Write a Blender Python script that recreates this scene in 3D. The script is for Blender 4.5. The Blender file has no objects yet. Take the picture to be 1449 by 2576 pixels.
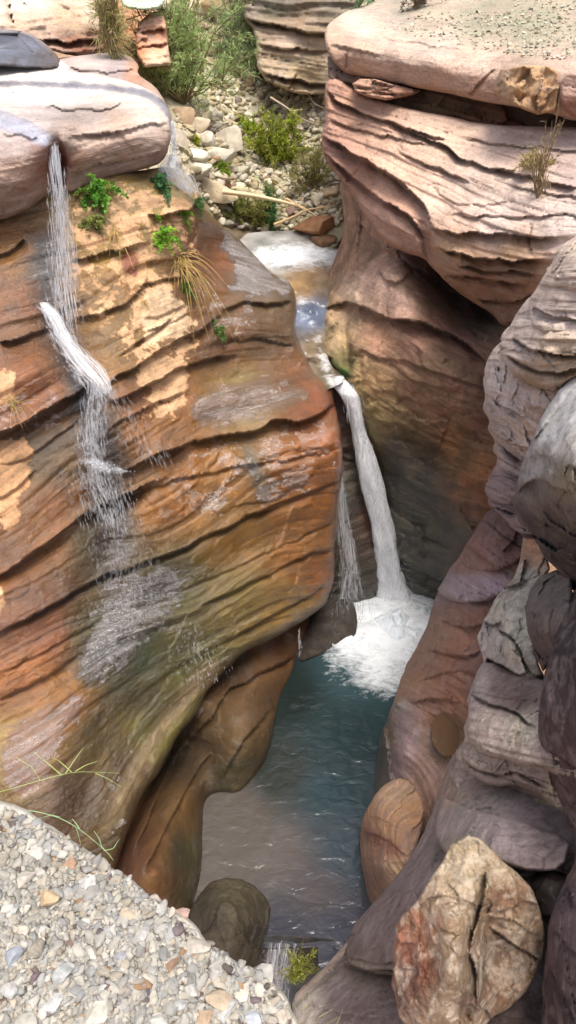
import bpy, math, random
import numpy as np
from mathutils import Vector

# ------------------------------------------------------------------ camera, sky, sun, exposure
F = 1874.0; CU = 724.5; CV = 1288.0; PITCH = math.radians(40); CAMZ = 12.0
sc = bpy.context.scene
cam_d = bpy.data.cameras.new("camera"); cam = bpy.data.objects.new("camera", cam_d)
sc.collection.objects.link(cam); sc.camera = cam
cam.location = (0, 0, CAMZ); cam.rotation_euler = (math.radians(90) - PITCH, 0, 0)
cam_d.sensor_fit = 'VERTICAL'; cam_d.sensor_height = 36; cam_d.sensor_width = 24
cam_d.lens = 36 * F / 2576; cam_d.clip_start = 0.05; cam_d.clip_end = 500
SUN_EL = math.radians(77); SUN_ROT = math.radians(150)
w = bpy.data.worlds.new("World"); sc.world = w; w.use_nodes = True
wn = w.node_tree.nodes; wl = w.node_tree.links
bg = wn['Background']; sky = wn.new('ShaderNodeTexSky'); sky.sky_type = 'NISHITA'; sky.sun_disc = False
sky.sun_elevation = SUN_EL; sky.sun_rotation = SUN_ROT; sky.air_density = 0.7; sky.dust_density = 4.0; sky.ozone_density = 0.6
hs_ = wn.new('ShaderNodeHueSaturation'); hs_.inputs['Saturation'].default_value = .65; wl.new(sky.outputs[0], hs_.inputs['Color']); wl.new(hs_.outputs[0], bg.inputs[0]); bg.inputs[1].default_value = 0.15
sd = bpy.data.lights.new("sun", 'SUN'); so = bpy.data.objects.new("sun", sd); sc.collection.objects.link(so)
sd.energy = 1.6; sd.angle = math.radians(24); sd.color = (1.0, 0.95, 0.88)
# sun direction: rotation measured like the sky's (0 = +Y, clockwise seen from above)
sx, sy, sz = math.sin(SUN_ROT) * math.cos(SUN_EL), math.cos(SUN_ROT) * math.cos(SUN_EL), math.sin(SUN_EL)
so.rotation_euler = Vector((sx, sy, sz)).to_track_quat('Z', 'Y').to_euler()
so.location = (0, 0, 40)
sc.view_settings.view_transform = 'Standard'; sc.view_settings.look = 'None'
sc.view_settings.exposure = 1.15; sc.view_settings.gamma = 1; sc.view_settings.use_curve_mapping = False

rng = np.random.default_rng(7); random.seed(7)
SP = math.sin(PITCH); CP = math.cos(PITCH)

def dirs(u, v):
    u = np.asarray(u, float); v = np.asarray(v, float)
    x = u - CU + 0 * v; h = CV - v
    return np.stack([x, CP * F + SP * h, -SP * F + CP * h], -1)
def pt(u, v, Y=None, z=None):
    d = dirs(u, v)
    t = (Y / d[1]) if Y is not None else (z - CAMZ) / d[2]
    return np.array([0, 0, CAMZ]) + d * t

# ------------------------------------------------------------------ noise
def _h(ix, iy, iz, s):
    n = (ix * 374761393 + iy * 668265263 + iz * 2147483647 + s * 144665) & 0xffffffff
    n = ((n ^ (n >> 13)) * 1274126177) & 0xffffffff
    n = ((n ^ (n >> 16)) * 2246822519) & 0xffffffff
    return ((n ^ (n >> 15)) & 0xffff) / 32767.5 - 1.0
def vn(p, s=0):
    i = np.floor(p).astype(np.int64); f = p - i; w_ = f * f * (3 - 2 * f)
    r = 0
    for dx in (0, 1):
        for dy in (0, 1):
            for dz in (0, 1):
                wt = (w_[..., 0] if dx else 1 - w_[..., 0]) * (w_[..., 1] if dy else 1 - w_[..., 1]) * (w_[..., 2] if dz else 1 - w_[..., 2])
                r = r + wt * _h(i[..., 0] + dx, i[..., 1] + dy, i[..., 2] + dz, s)
    return r
def fbm(p, o=4, s=0, gain=.5):
    a = 1; r = 0; n = 0
    for k in range(o):
        r = r + a * vn(p * 2 ** k + 17.3 * k, s + k); n += a; a *= gain
    return r / n
def ridge(p, o=4, s=0):
    a = 1; r = 0; n = 0
    for k in range(o):
        r = r + a * (1 - 2 * np.abs(vn(p * 2 ** k + 9.1 * k, s + k))); n += a; a *= .5
    return r / n
def facet(p, k=.35, s=0):
    """broken-rock facets: each cell carries its own tilted plane"""
    i = np.floor(p).astype(np.int64); best = np.full(len(p), 1e9); out = np.zeros(len(p))
    for dx in (-1, 0, 1):
        for dy in (-1, 0, 1):
            for dz in (-1, 0, 1):
                c = i + np.array([dx, dy, dz]); hx = [_h(c[:, 0], c[:, 1], c[:, 2], s + q_) for q_ in range(7)]
                ctr = c + .5 + .42 * np.stack(hx[:3], -1); d = p - ctr; r = (d ** 2).sum(1); m = r < best
                best[m] = r[m]; out[m] = (d[:, 0] * hx[3] + d[:, 1] * hx[4] + d[:, 2] * hx[5] + .45 * hx[6])[m]
    return out * k
def h1(k, s=0):
    return _h(k.astype(np.int64), k.astype(np.int64) * 0 + 3, k.astype(np.int64) * 0 + 5, s)

def tps(c, val, q, sm=1e-3):
    """thin plate spline through (c -> val) evaluated at q"""
    c = np.asarray(c, float) / 500; q = np.asarray(q, float) / 500; val = np.asarray(val, float)
    if val.ndim == 1: val = val[:, None]
    n = len(c)
    def K(a, b):
        r2 = ((a[:, None, :] - b[None]) ** 2).sum(-1)
        return .5 * r2 * np.log(r2 + 1e-12)
    A = np.zeros((n + 3, n + 3)); A[:n, :n] = K(c, c) + sm * np.eye(n); A[:n, n] = 1; A[:n, n + 1:] = c; A[n:, :n] = A[:n, n:].T
    A += 1e-9 * np.eye(n + 3)
    sol = np.linalg.lstsq(A, np.vstack([val, np.zeros((3, val.shape[1]))]), rcond=None)[0]
    out = np.empty((len(q), val.shape[1]))
    for i in range(0, len(q), 20000):
        b = q[i:i + 20000]
        out[i:i + 20000] = K(b, c) @ sol[:n] + sol[n] + b @ sol[n + 1:]
    return out
def idw(c, val, q, p=3.0):
    c = np.asarray(c, float); val = np.asarray(val, float); out = np.empty((len(q), val.shape[1]))
    for i in range(0, len(q), 20000):
        b = q[i:i + 20000]
        r2 = ((b[:, None, :] - c[None]) ** 2).sum(-1) + 400
        w_ = r2 ** (-p / 2); out[i:i + 20000] = (w_ @ val) / w_.sum(1, keepdims=True)
    return out

def lin(c):
    c = np.asarray(c, float) / 255
    return np.where(c <= .04045, c / 12.92, ((c + .055) / 1.055) ** 2.4)

def segdist(q, poly, closed=True):
    """nearest distance, nearest point, signed side, arclength fraction to a polyline"""
    P_ = np.asarray(poly, float); A = P_ if closed else P_[:-1]; B = np.roll(P_, -1, 0) if closed else P_[1:]
    L = np.linalg.norm(B - A, axis=1); cum = np.concatenate([[0], np.cumsum(L)]); tot = cum[-1]
    best = np.full(len(q), 1e18); near = np.zeros((len(q), 2)); side = np.zeros(len(q)); fr = np.zeros(len(q))
    for k in range(len(A)):
        d = B[k] - A[k]; l2 = d @ d + 1e-12
        t = np.clip(((q - A[k]) @ d) / l2, 0, 1); pr = A[k] + t[:, None] * d
        dv = q - pr; r = (dv ** 2).sum(1); m = r < best
        best[m] = r[m]; near[m] = pr[m]
        side[m] = (d[0] * (q[:, 1] - A[k][1]) - d[1] * (q[:, 0] - A[k][0]))[m]
        fr[m] = ((cum[k] + t * L[k]) / tot)[m]
    return np.sqrt(best), near, np.sign(side), fr
def inside(q, poly):
    P_ = np.asarray(poly, float); x, y = q[:, 0], q[:, 1]; r = np.zeros(len(q), bool); j = len(P_) - 1
    for i in range(len(P_)):
        xi, yi = P_[i]; xj, yj = P_[j]
        if yi != yj:
            r ^= ((yi > y) != (yj > y)) & (x < (xj - xi) * (y - yi) / (yj - yi) + xi)
        j = i
    return r
def chaikin(p, n=2, closed=True):
    p = np.asarray(p, float)
    for _ in range(n):
        nx = np.roll(p, -1, 0) if closed else p[1:]; c = p if closed else p[:-1]
        a = .78 * c + .22 * nx; b = .22 * c + .78 * nx
        r = np.empty((2 * len(a), 2)); r[0::2] = a; r[1::2] = b
        if not closed: r = np.vstack([p[:1], r, p[-1:]])
        p = r
    return p
def rough_outline(p, amp, seed, step=7):
    p = np.asarray(p, float); out = []
    for i in range(len(p)):
        a, b = p[i], p[(i + 1) % len(p)]; L = np.linalg.norm(b - a); n = max(1, int(L / step))
        for k in range(n): out.append(a + (b - a) * k / n)
    o = np.array(out)
    q = np.stack([o[:, 0] / 60, o[:, 1] / 60, np.zeros(len(o)) + seed], -1)
    o[:, 0] += amp * 1.3 * fbm(q, 4, seed); o[:, 1] += amp * 1.3 * fbm(q + 50, 4, seed + 1)
    return o

# ------------------------------------------------------------------ object helpers
COL = sc.collection
def tag(o, label=None, cat=None, group=None, kind=None):
    if label: o['label'] = label
    if cat: o['category'] = cat
    if group: o['group'] = group
    if kind: o['kind'] = kind
    return o
def empty(name, loc, label, cat, group=None):
    o = bpy.data.objects.new(name, None); COL.objects.link(o); o.location = [float(c) for c in loc]; o.empty_display_size = .1
    return tag(o, label, cat, group)
def mesh_np(name, V, quads=None, tris=None, ngons=None, mat=None, parent=None, attrs=None, smooth=True):
    V = np.asarray(V, float)
    if parent is not None: V = V - np.array(parent.location)
    me = bpy.data.meshes.new(name)
    loops = []; starts = []; tot = 0
    for arr, k in ((quads, 4), (tris, 3)):
        if arr is not None and len(arr):
            a = np.asarray(arr, np.int32).reshape(-1, k); loops.append(a.ravel())
            starts.append(tot + np.arange(len(a)) * k); tot += a.size
    for n_ in (ngons or []):
        loops.append(np.asarray(n_, np.int32)); starts.append(np.array([tot])); tot += len(n_)
    loops = np.concatenate(loops).astype(np.int32); starts = np.concatenate(starts).astype(np.int32)
    me.vertices.add(len(V)); me.vertices.foreach_set('co', V.astype(np.float32).ravel())
    me.loops.add(len(loops)); me.loops.foreach_set('vertex_index', loops)
    me.polygons.add(len(starts)); me.polygons.foreach_set('loop_start', starts)
    me.update(calc_edges=True); me.validate()
    if smooth: me.polygons.foreach_set('use_smooth', np.ones(len(me.polygons), bool))
    for nme, val in (attrs or {}).items():
        val = np.asarray(val, np.float32)
        if val.ndim == 2:
            if val.shape[1] == 3: val = np.hstack([val, np.ones((len(val), 1), np.float32)])
            at = me.attributes.new(nme, 'FLOAT_COLOR', 'POINT'); at.data.foreach_set('color', val.astype(np.float32).ravel())
        else:
            at = me.attributes.new(nme, 'FLOAT', 'POINT'); at.data.foreach_set('value', val)
    if mat: me.materials.append(mat)
    o = bpy.data.objects.new(name, me); COL.objects.link(o)
    if parent is not None: o.parent = parent
    return o

# ------------------------------------------------------------------ materials
def newmat(name):
    m = bpy.data.materials.new(name); m.use_nodes = True
    return m, m.node_tree.nodes, m.node_tree.links, m.node_tree.nodes['Principled BSDF']
def N(nodes, t, **kw):
    n = nodes.new(t)
    for k, v_ in kw.items(): setattr(n, k, v_)
    return n
def math_n(nodes, links, op, a, b=None, clamp=False):
    n = nodes.new('ShaderNodeMath'); n.operation = op; n.use_clamp = clamp
    for i, x in enumerate((a, b)):
        if x is None: continue
        if isinstance(x, (int, float)): n.inputs[i].default_value = x
        else: links.new(x, n.inputs[i])
    return n.outputs[0]
def mixc(nodes, links, mode, fac, a, b):
    n = nodes.new('ShaderNodeMix'); n.data_type = 'RGBA'; n.blend_type = mode
    for i, x in ((0, fac), (6, a), (7, b)):
        if isinstance(x, (int, float)): n.inputs[i].default_value = x
        elif isinstance(x, tuple): n.inputs[i].default_value = (*x, 1)
        else: links.new(x, n.inputs[i])
    return n.outputs[2]
def noise(nodes, links, vec, scale, detail=5, rough=.6, dist=0):
    n = nodes.new('ShaderNodeTexNoise'); n.inputs['Scale'].default_value = scale; n.inputs['Detail'].default_value = detail
    n.inputs['Roughness'].default_value = rough; n.inputs['Distortion'].default_value = dist
    links.new(vec, n.inputs['Vector']); return n.outputs[0]
def ramp(nodes, links, x, pts):
    n = nodes.new('ShaderNodeValToRGB'); e = n.color_ramp.elements
    while len(e) < len(pts): e.new(.5)
    for k, (p, c) in enumerate(pts):
        e[k].position = p; e[k].color = (*c, 1) if isinstance(c, tuple) else (c, c, c, 1)
    links.new(x, n.inputs[0]); return n.outputs[0]

def rock_mat(name, scale=1.0, band=.35, mott=.35, bump=.5, rough=.8, sec=(.35, .30, .26), sec_amt=.35, wetgloss=.16, varn=.25, streak=0.0, bedb=1.0, pits=.6, cracks=.25, coat=1.5, bs_=1.0):
    m, nd, lk, bs = newmat(name)
    pos = N(nd, 'ShaderNodeNewGeometry').outputs['Position']
    st = N(nd, 'ShaderNodeAttribute', attribute_name='st').outputs['Fac']
    tint = N(nd, 'ShaderNodeAttribute', attribute_name='tint').outputs['Color']
    wet = N(nd, 'ShaderNodeAttribute', attribute_name='wet').outputs['Fac']
    sp = N(nd, 'ShaderNodeSeparateXYZ'); lk.new(pos, sp.inputs[0])
    cb = N(nd, 'ShaderNodeCombineXYZ')
    lk.new(math_n(nd, lk, 'MULTIPLY', sp.outputs[0], .13), cb.inputs[0]); lk.new(math_n(nd, lk, 'MULTIPLY', sp.outputs[1], .13), cb.inputs[1])
    lk.new(math_n(nd, lk, 'MULTIPLY', st, 2.2), cb.inputs[2])
    bed = noise(nd, lk, cb.outputs[0], 1.7 * bs_, 9, .70, .08)
    bed2 = noise(nd, lk, cb.outputs[0], 6.0 * bs_, 6, .6)
    iso = noise(nd, lk, pos, 2.0 * scale, 8, .65, .5)
    fine = noise(nd, lk, pos, 16 * scale, 5, .7)
    blot = noise(nd, lk, pos, .9 * scale, 5, .6, 1.0)
    # colour
    fb = ramp(nd, lk, bed, [(.3, 1 - band), (.5, 1.0), (.7, 1 + band * .55)])
    c = mixc(nd, lk, 'MULTIPLY', 1.0, tint, fb)
    fm = ramp(nd, lk, iso, [(.28, 1 - mott), (.52, 1.0), (.75, 1 + mott * .5)])
    c = mixc(nd, lk, 'MULTIPLY', 1.0, c, fm)
    ff = ramp(nd, lk, fine, [(.3, .66), (.5, 1.0), (.7, 1.2)])
    c = mixc(nd, lk, 'MULTIPLY', .8, c, ff)
    sf = ramp(nd, lk, blot, [(.45, 0.0), (.62, 1.0)])
    sfm = math_n(nd, lk, 'MULTIPLY', sf, sec_amt)
    c = mixc(nd, lk, 'MIX', sfm, c, sec)
    # desert-varnish flecks
    vf = ramp(nd, lk, noise(nd, lk, pos, 5 * scale, 7, .78, .4), [(.56, 0.0), (.66, 1.0)])
    vfm = math_n(nd, lk, 'MULTIPLY', vf, varn)
    c = mixc(nd, lk, 'MULTIPLY', vfm, c, (.25, .19, .16))
    if streak:
        cs = N(nd, 'ShaderNodeCombineXYZ'); lk.new(sp.outputs[0], cs.inputs[0]); lk.new(sp.outputs[1], cs.inputs[1])
        lk.new(math_n(nd, lk, 'MULTIPLY', sp.outputs[2], .12), cs.inputs[2])
        sk = ramp(nd, lk, noise(nd, lk, cs.outputs[0], 3.2, 5, .6, .2), [(.42, .55), (.55, 1.0), (.7, 1.15)])
        c = mixc(nd, lk, 'MULTIPLY', streak, c, sk)
    pit = ramp(nd, lk, noise(nd, lk, pos, 7.5 * scale, 6, .72, .3), [(.30, 1.0), (.40, 0.0)])
    c = mixc(nd, lk, 'MULTIPLY', math_n(nd, lk, 'MULTIPLY', pit, pits), c, (.42, .36, .32))
    vo = nd.new('ShaderNodeTexVoronoi'); vo.feature = 'DISTANCE_TO_EDGE'; vo.inputs['Scale'].default_value = 1.3 * scale
    dn_ = nd.new('ShaderNodeTexNoise'); lk.new(cb.outputs[0], dn_.inputs['Vector']); dn_.inputs['Scale'].default_value = 3 * scale; dn_.inputs['Detail'].default_value = 6
    vm = nd.new('ShaderNodeVectorMath'); vm.operation = 'MULTIPLY_ADD'; lk.new(dn_.outputs[1], vm.inputs[0]); vm.inputs[1].default_value = (.55 / scale,) * 3; lk.new(cb.outputs[0], vm.inputs[2]); lk.new(vm.outputs[0], vo.inputs['Vector'])
    crk = ramp(nd, lk, vo.outputs['Distance'], [(.0, 1.0), (.028, 0.0)])
    crk = math_n(nd, lk, 'MULTIPLY', crk, ramp(nd, lk, blot, [(.42, 0.0), (.55, 1.0)]))
    c = mixc(nd, lk, 'MULTIPLY', math_n(nd, lk, 'MULTIPLY', crk, cracks), c, (.35, .28, .24))
    # wet rock is darker and more saturated
    wr = ramp(nd, lk, math_n(nd, lk, 'ADD', wet, math_n(nd, lk, 'MULTIPLY', math_n(nd, lk, 'SUBTRACT', iso, .5), 1.2)), [(.35, 0.0), (.6, 1.0)])
    g = N(nd, 'ShaderNodeGamma'); lk.new(c, g.inputs[0]); g.inputs[1].default_value = 1.12
    c = mixc(nd, lk, 'MIX', wr, c, g.outputs[0])
    lk.new(c, bs.inputs['Base Color'])
    ro = N(nd, 'ShaderNodeMapRange'); lk.new(wr, ro.inputs[0]); ro.inputs[3].default_value = rough; ro.inputs[4].default_value = .42
    lk.new(ro.outputs[0], bs.inputs['Roughness'])
    lk.new(wr, bs.inputs['Coat Weight']); bs.inputs['Coat Roughness'].default_value = wetgloss; shn = noise(nd, lk, cb.outputs[0], 5.5 * bs_, 6, .75, .6); shw = math_n(nd, lk, 'ADD', wet, math_n(nd, lk, 'MULTIPLY', math_n(nd, lk, 'SUBTRACT', shn, .55), 4.5)); ci_ = N(nd, 'ShaderNodeMapRange'); lk.new(shw, ci_.inputs[0]); ci_.inputs[1].default_value = 1.15; ci_.inputs[2].default_value = 1.9; ci_.inputs[3].default_value = coat; ci_.inputs[4].default_value = 3.8; lk.new(ci_.outputs[0], bs.inputs['Coat IOR'])
    # relief
    hsum = math_n(nd, lk, 'ADD', math_n(nd, lk, 'MULTIPLY', bed, .055 * bedb / bs_), math_n(nd, lk, 'MULTIPLY', bed2, .016 * bedb / bs_))
    hsum = math_n(nd, lk, 'ADD', hsum, math_n(nd, lk, 'MULTIPLY', iso, .075 / scale))
    hsum = math_n(nd, lk, 'ADD', hsum, math_n(nd, lk, 'MULTIPLY', fine, .024 / scale))
    hsum = math_n(nd, lk, 'SUBTRACT', hsum, math_n(nd, lk, 'MULTIPLY', pit, .022 * pits / scale))
    hsum = math_n(nd, lk, 'SUBTRACT', hsum, math_n(nd, lk, 'MULTIPLY', crk, .03 * cracks / scale))
    bp = N(nd, 'ShaderNodeBump'); bp.inputs['Strength'].default_value = bump; bp.inputs['Distance'].default_value = 1.0
    lk.new(hsum, bp.inputs['Height']); lk.new(bp.outputs[0], bs.inputs['Normal'])
    # water film ripples on the coat
    rip = noise(nd, lk, pos, 11 * scale, 5, .65, 1.5)
    bp2 = N(nd, 'ShaderNodeBump'); bp2.inputs['Strength'].default_value = .8; bp2.inputs['Distance'].default_value = .07
    lk.new(rip, bp2.inputs['Height']); lk.new(bp.outputs[0], bp2.inputs['Normal']); lk.new(bp2.outputs[0], bs.inputs['Coat Normal'])
    return m

# ------------------------------------------------------------------ relief rocks
ROCKS = {}
class Rock:
    """A rock mass: traced outline, its own distances, bedding, ledges and real thickness behind the face."""
    def __init__(s, name, label, cat, outline, ctrl, cols, mat, step=4.0, jit=4, smooth=1, er=.35, ew=28, thick=3.0, shrink=.03,
                 big=(.10, .9), fine=(.02, 5.0), beds=(0, .3), bedwarp=.25, ledges=(), bumps=(), stc=None, wet=0.0, wets=(), over=(), seed=1,
                 kind=None, group=None, mottle=0.0, rid=0.0, fac=None, round_=.5, stk=1.0, sat=.88, gain=(.97, 1.03, 1.0), parent=None, emit=True, edge_exempt=None):
        s.name = name; s.par = dict(cols=cols, mat=mat, sat=sat, gain=gain, stk=stk, wet=wet, stc=stc, kw=(fine, beds))
        ol = chaikin(outline, smooth) if smooth else np.asarray(outline, float)
        ol = rough_outline(ol, jit, seed)
        s.ol = ol
        mn = ol.min(0) - step; mx = ol.max(0) + step
        us = np.arange(mn[0], mx[0] + step, step); vs = np.arange(mn[1], mx[1] + step, step)
        U, V_ = np.meshgrid(us, vs); H_, W_ = U.shape
        q = np.stack([U.ravel(), V_.ravel()], -1)
        cen = np.stack([(U[:-1, :-1] + step / 2).ravel(), (V_[:-1, :-1] + step / 2).ravel()], -1)
        ins = inside(cen, ol).reshape(H_ - 1, W_ - 1)
        idx = np.arange(H_ * W_).reshape(H_, W_)
        a, b, c, d = idx[:-1, :-1][ins], idx[:-1, 1:][ins], idx[1:, 1:][ins], idx[1:, :-1][ins]
        quads = np.stack([a, d, c, b], -1)
        used = np.unique(quads); rm = np.full(H_ * W_, -1); rm[used] = np.arange(len(used))
        quads = rm[quads]; q = q[used]
        # boundary edges
        e = np.concatenate([quads[:, [0, 1]], quads[:, [1, 2]], quads[:, [2, 3]], quads[:, [3, 0]]])
        key = np.sort(e, 1); kk = key[:, 0].astype(np.int64) * len(q) + key[:, 1]
        uq, inv, cnt = np.unique(kk, return_inverse=True, return_counts=True)
        be = e[cnt[inv] == 1]
        bverts = np.unique(be)
        dist, near, _, _ = segdist(q, ol)
        q = q.copy(); q[bverts] = near[bverts] * .96 + q[bverts] * .04
        dist[bverts] = 0
        s.q = q
        # distances
        cq = []; cv = []
        for cpt in ctrl:
            if len(cpt) == 4:
                p = pt(cpt[0], cpt[1], z=cpt[3]); Y = p[1]
            else: Y = cpt[2]
            dd = dirs(cpt[0], cpt[1]); cq.append(cpt[:2]); cv.append(dd[1] / Y)
        s.cq, s.cv = cq, cv
        inv_t = tps(cq, cv, q)[:, 0]
        t = 1 / np.maximum(inv_t, 20)
        dr = dirs(q[:, 0], q[:, 1]); ln = np.linalg.norm(dr, axis=1); D = t * ln; dn = dr / ln[:, None]
        org = np.array([0, 0, CAMZ])
        X = org + dn * D[:, None]
        pxm = D / F                       # metres per pixel
        stv = X[:, 2].copy() if stc is None else tps([c_[:2] for c_ in stc], [c_[2] for c_ in stc], q, 1e-2)[:, 0]
        stv = stv * stk
        off = np.zeros(len(q))
        # rounding at the outline
        ew = ew * round_; er = er * round_; k = np.clip(1 - dist / ew, 0, 1)
        if edge_exempt is not None: k = k * edge_exempt(q)
        off += er * (1 - np.sqrt(np.clip(1 - k ** 2, 0, 1)))
        # big shape
        Xs = X.copy(); Xs[:, 2] = stv
        off -= big[0] * fbm(X * big[1], 3, seed * 7)
        # bedding
        if beds[0]:
            sw = stv + bedwarp * fbm(X * np.array([.5, .5, .5]), 3, seed + 3)
            sw = sw + .35 * beds[1] * fbm(np.stack([sw / beds[1] * .5, sw * 0, sw * 0], -1), 2, seed + 9)
            for lv, (am, th) in enumerate(((1.35, 1.0), (.8, .37), (.38, .15))):
                x = sw / (beds[1] * th) + lv * 13; kf = np.floor(x); fr = x - kf
                prof = 1.35 * np.clip(fr / .13, 0, 1) ** .6 * (1 - .55 * fr ** 1.6)
                msk = np.clip(.55 + .9 * fbm(Xs * np.array([.7, .7, 2.0]) + kf[:, None] * .37, 2, seed + 20 + lv), .05, 1.2)
                off -= beds[0] * am * msk * (.7 * prof + .6 * h1(kf, seed + lv) * 1.0)
        for L_ in ledges:
            pl, a_, wb, b_, wa = L_
            pl = chaikin(pl, 2, closed=False)
            # jitter the line
            n_ = max(8, int(len(pl) * 3)); 
            pj = []
            for i in range(len(pl) - 1):
                m_ = max(1, int(np.linalg.norm(pl[i + 1] - pl[i]) / 9))
                for k2 in range(m_): pj.append(pl[i] + (pl[i + 1] - pl[i]) * k2 / m_)
            pj.append(pl[-1]); pj = np.array(pj)
            pj[:, 1] += 10 * fbm(np.stack([pj[:, 0] / 34, pj[:, 1] / 34, pj[:, 0] * 0 + seed], -1), 4, seed + 2)
            R = max(wb, wa) * 5 + 10
            lo = pj.min(0) - R; hi = pj.max(0) + R
            mk = np.where(((q > lo) & (q < hi)).all(1))[0]
            if not len(mk): continue
            dd, _, sg, fr = segdist(q[mk], pj, closed=False)
            tp = np.clip(np.minimum(fr, 1 - fr) * 7, 0, 1) ** .7
            below = sg > 0
            var = np.clip(1 + .7 * fbm(X[mk] * 1.6, 2, seed + 31), .2, 1.8)
            o_ = np.where(below, a_ * np.exp(-(dd / wb) ** 1.4), -b_ * np.exp(-(dd / wa) ** 1.2))
            off[mk] += o_ * tp * var
        for bu in bumps:
            u0, v0, ru, rv, ang, hh = bu; ca, sa = math.cos(math.radians(ang)), math.sin(math.radians(ang))
            du = q[:, 0] - u0; dv = q[:, 1] - v0
            e1 = (du * ca + dv * sa) / ru; e2 = (-du * sa + dv * ca) / rv
            off -= hh * np.exp(-(e1 ** 2 + e2 ** 2))
        an = Xs * np.array([1, 1, 2.2])
        off -= fine[0] * 1.6 * (fbm(an * fine[1], 5, seed + 40, .6) + .5 * ridge(an * fine[1] * .6, 3, seed + 44) * .6)
        for fc in (fac if fac and isinstance(fac[0], tuple) else ([fac] if fac else [])):
            wp = X + .25 / fc[1] * np.stack([fbm(X * fc[1] * 1.5 + k_ * 31, 3, seed + 90 + k_) for k_ in range(3)], -1)
            wp[:, 2] = wp[:, 2] * (1.6 if stk > .5 else 1.0)
            off -= fc[0] * facet(wp * fc[1], 1.0, seed + 80) * np.clip(.5 + 1.4 * fbm(X * fc[1] * .35, 2, seed + 81), fc[2] if len(fc) > 2 else 0, 1)
        if rid: off -= rid * ridge(X * 2.2, 4, seed + 60)
        D2 = D + off; X = org + dn * D2[:, None]
        s.X = X
        # colours
        tint = idw([c_[:2] for c_ in cols], [lin(c_[2]) for c_ in cols], q, 3.6)
        lum = (tint @ np.array([.3, .55, .15]))[:, None]; tint = (lum + (tint - lum) * sat) * np.array(gain)
        wv = np.full(len(q), float(wet))
        nz = fbm(np.stack([q[:, 0] / 45, q[:, 1] / 45, q[:, 0] * 0 + seed], -1), 4, seed + 70)
        nz2 = fbm(np.stack([q[:, 0] / 15, q[:, 1] / 11, q[:, 0] * 0 + seed], -1), 4, seed + 75, .65)
        for ov in over:
            poly, colr, soft, jt, wd = ov[:5]; cap = ov[5] if len(ov) > 5 else None
            pc = chaikin(poly, 1); dd, _, _, _ = segdist(q, pc); sgn = np.where(inside(q, pc), dd, -dd)
            if cap is not None: sgn = np.minimum(sgn, cap) - cap * 1.15
            m_ = np.clip((sgn + jt * (nz + 1.1 * nz2)) / soft * .5 + .5, 0, 1)
            if colr is not None: tint = tint * (1 - m_[:, None]) + lin(colr) * m_[:, None]
            if wd is not None: wv = wv * (1 - m_) + wd * m_
        s.quads = quads
        if not emit: return
        # body behind the face
        loop_next = {int(x[0]): int(x[1]) for x in be}
        nv = len(q); V = [X]; ng = []; extra = []; T = [tint]; Wt = [wv]; S = [stv]
        seen = set(); base = nv; qs2 = []
        cen0 = q.mean(0)
        for st0 in list(loop_next):
            if st0 in seen: continue
            lp = [st0]; seen.add(st0); nx = loop_next[st0]
            while nx not in seen and nx in loop_next:
                lp.append(nx); seen.add(nx); nx = loop_next[nx]
            if len(lp) < 8: continue
            lp = np.array(lp); n = len(lp); prev = lp
            for lev, (dd_, sh) in enumerate(((.35, shrink * .35), (1.0, shrink))):
                q2 = q[lp] + (cen0 - q[lp]) * sh
                d2 = dirs(q2[:, 0], q2[:, 1]); d2 /= np.linalg.norm(d2, axis=1)[:, None]
                DD = D2[lp]; DD = DD * .5 + .5 * DD.mean() if lev == 1 else DD
                ring = org + d2 * (np.maximum(DD, D2[lp]) + thick * dd_)[:, None]
                V.append(ring); ids = np.arange(base, base + n); base += n
                T.append(tint[lp]); Wt.append(wv[lp]); S.append(ring[:, 2])
                extra.append(np.stack([prev, np.roll(prev, -1), np.roll(ids, -1), ids], -1)[:, ::-1]); prev = ids
            ng.append(prev[::-1])
        V = np.vstack(V)
        Q = np.vstack([quads] + extra)
        s.ob = mesh_np(name, V, quads=Q, ngons=ng, mat=mat, parent=parent, attrs={'tint': np.vstack(T), 'wet': np.concatenate(Wt), 'st': np.concatenate(S)})
        tag(s.ob, label, cat, group, kind)
        ROCKS[name + str(seed)] = s
    def at(s, u, v, lift=0.0):
        """point on the face seen at (u, v), lifted toward the camera"""
        if not hasattr(s, 'cells'):
            s.cells = {}
            for n_, (a_, b_) in enumerate((s.q // 14).astype(int).tolist()): s.cells.setdefault((a_, b_), []).append(n_)
        cu, cv_ = int(u // 14), int(v // 14); c_ = [i_ for a_ in (-1, 0, 1) for b_ in (-1, 0, 1) for i_ in s.cells.get((cu + a_, cv_ + b_), ())]
        c_ = np.array(c_) if c_ else np.arange(len(s.q))
        i = int(c_[((s.q[c_, 0] - u) ** 2 + (s.q[c_, 1] - v) ** 2).argmin()])
        p = s.X[i]; d = np.array([0, 0, CAMZ]) - p; return p + d / np.linalg.norm(d) * lift
    def atn(s, q, lift=0.0):
        out = []
        for u, v in q: out.append(s.at(u, v, lift))
        return np.array(out)

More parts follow.
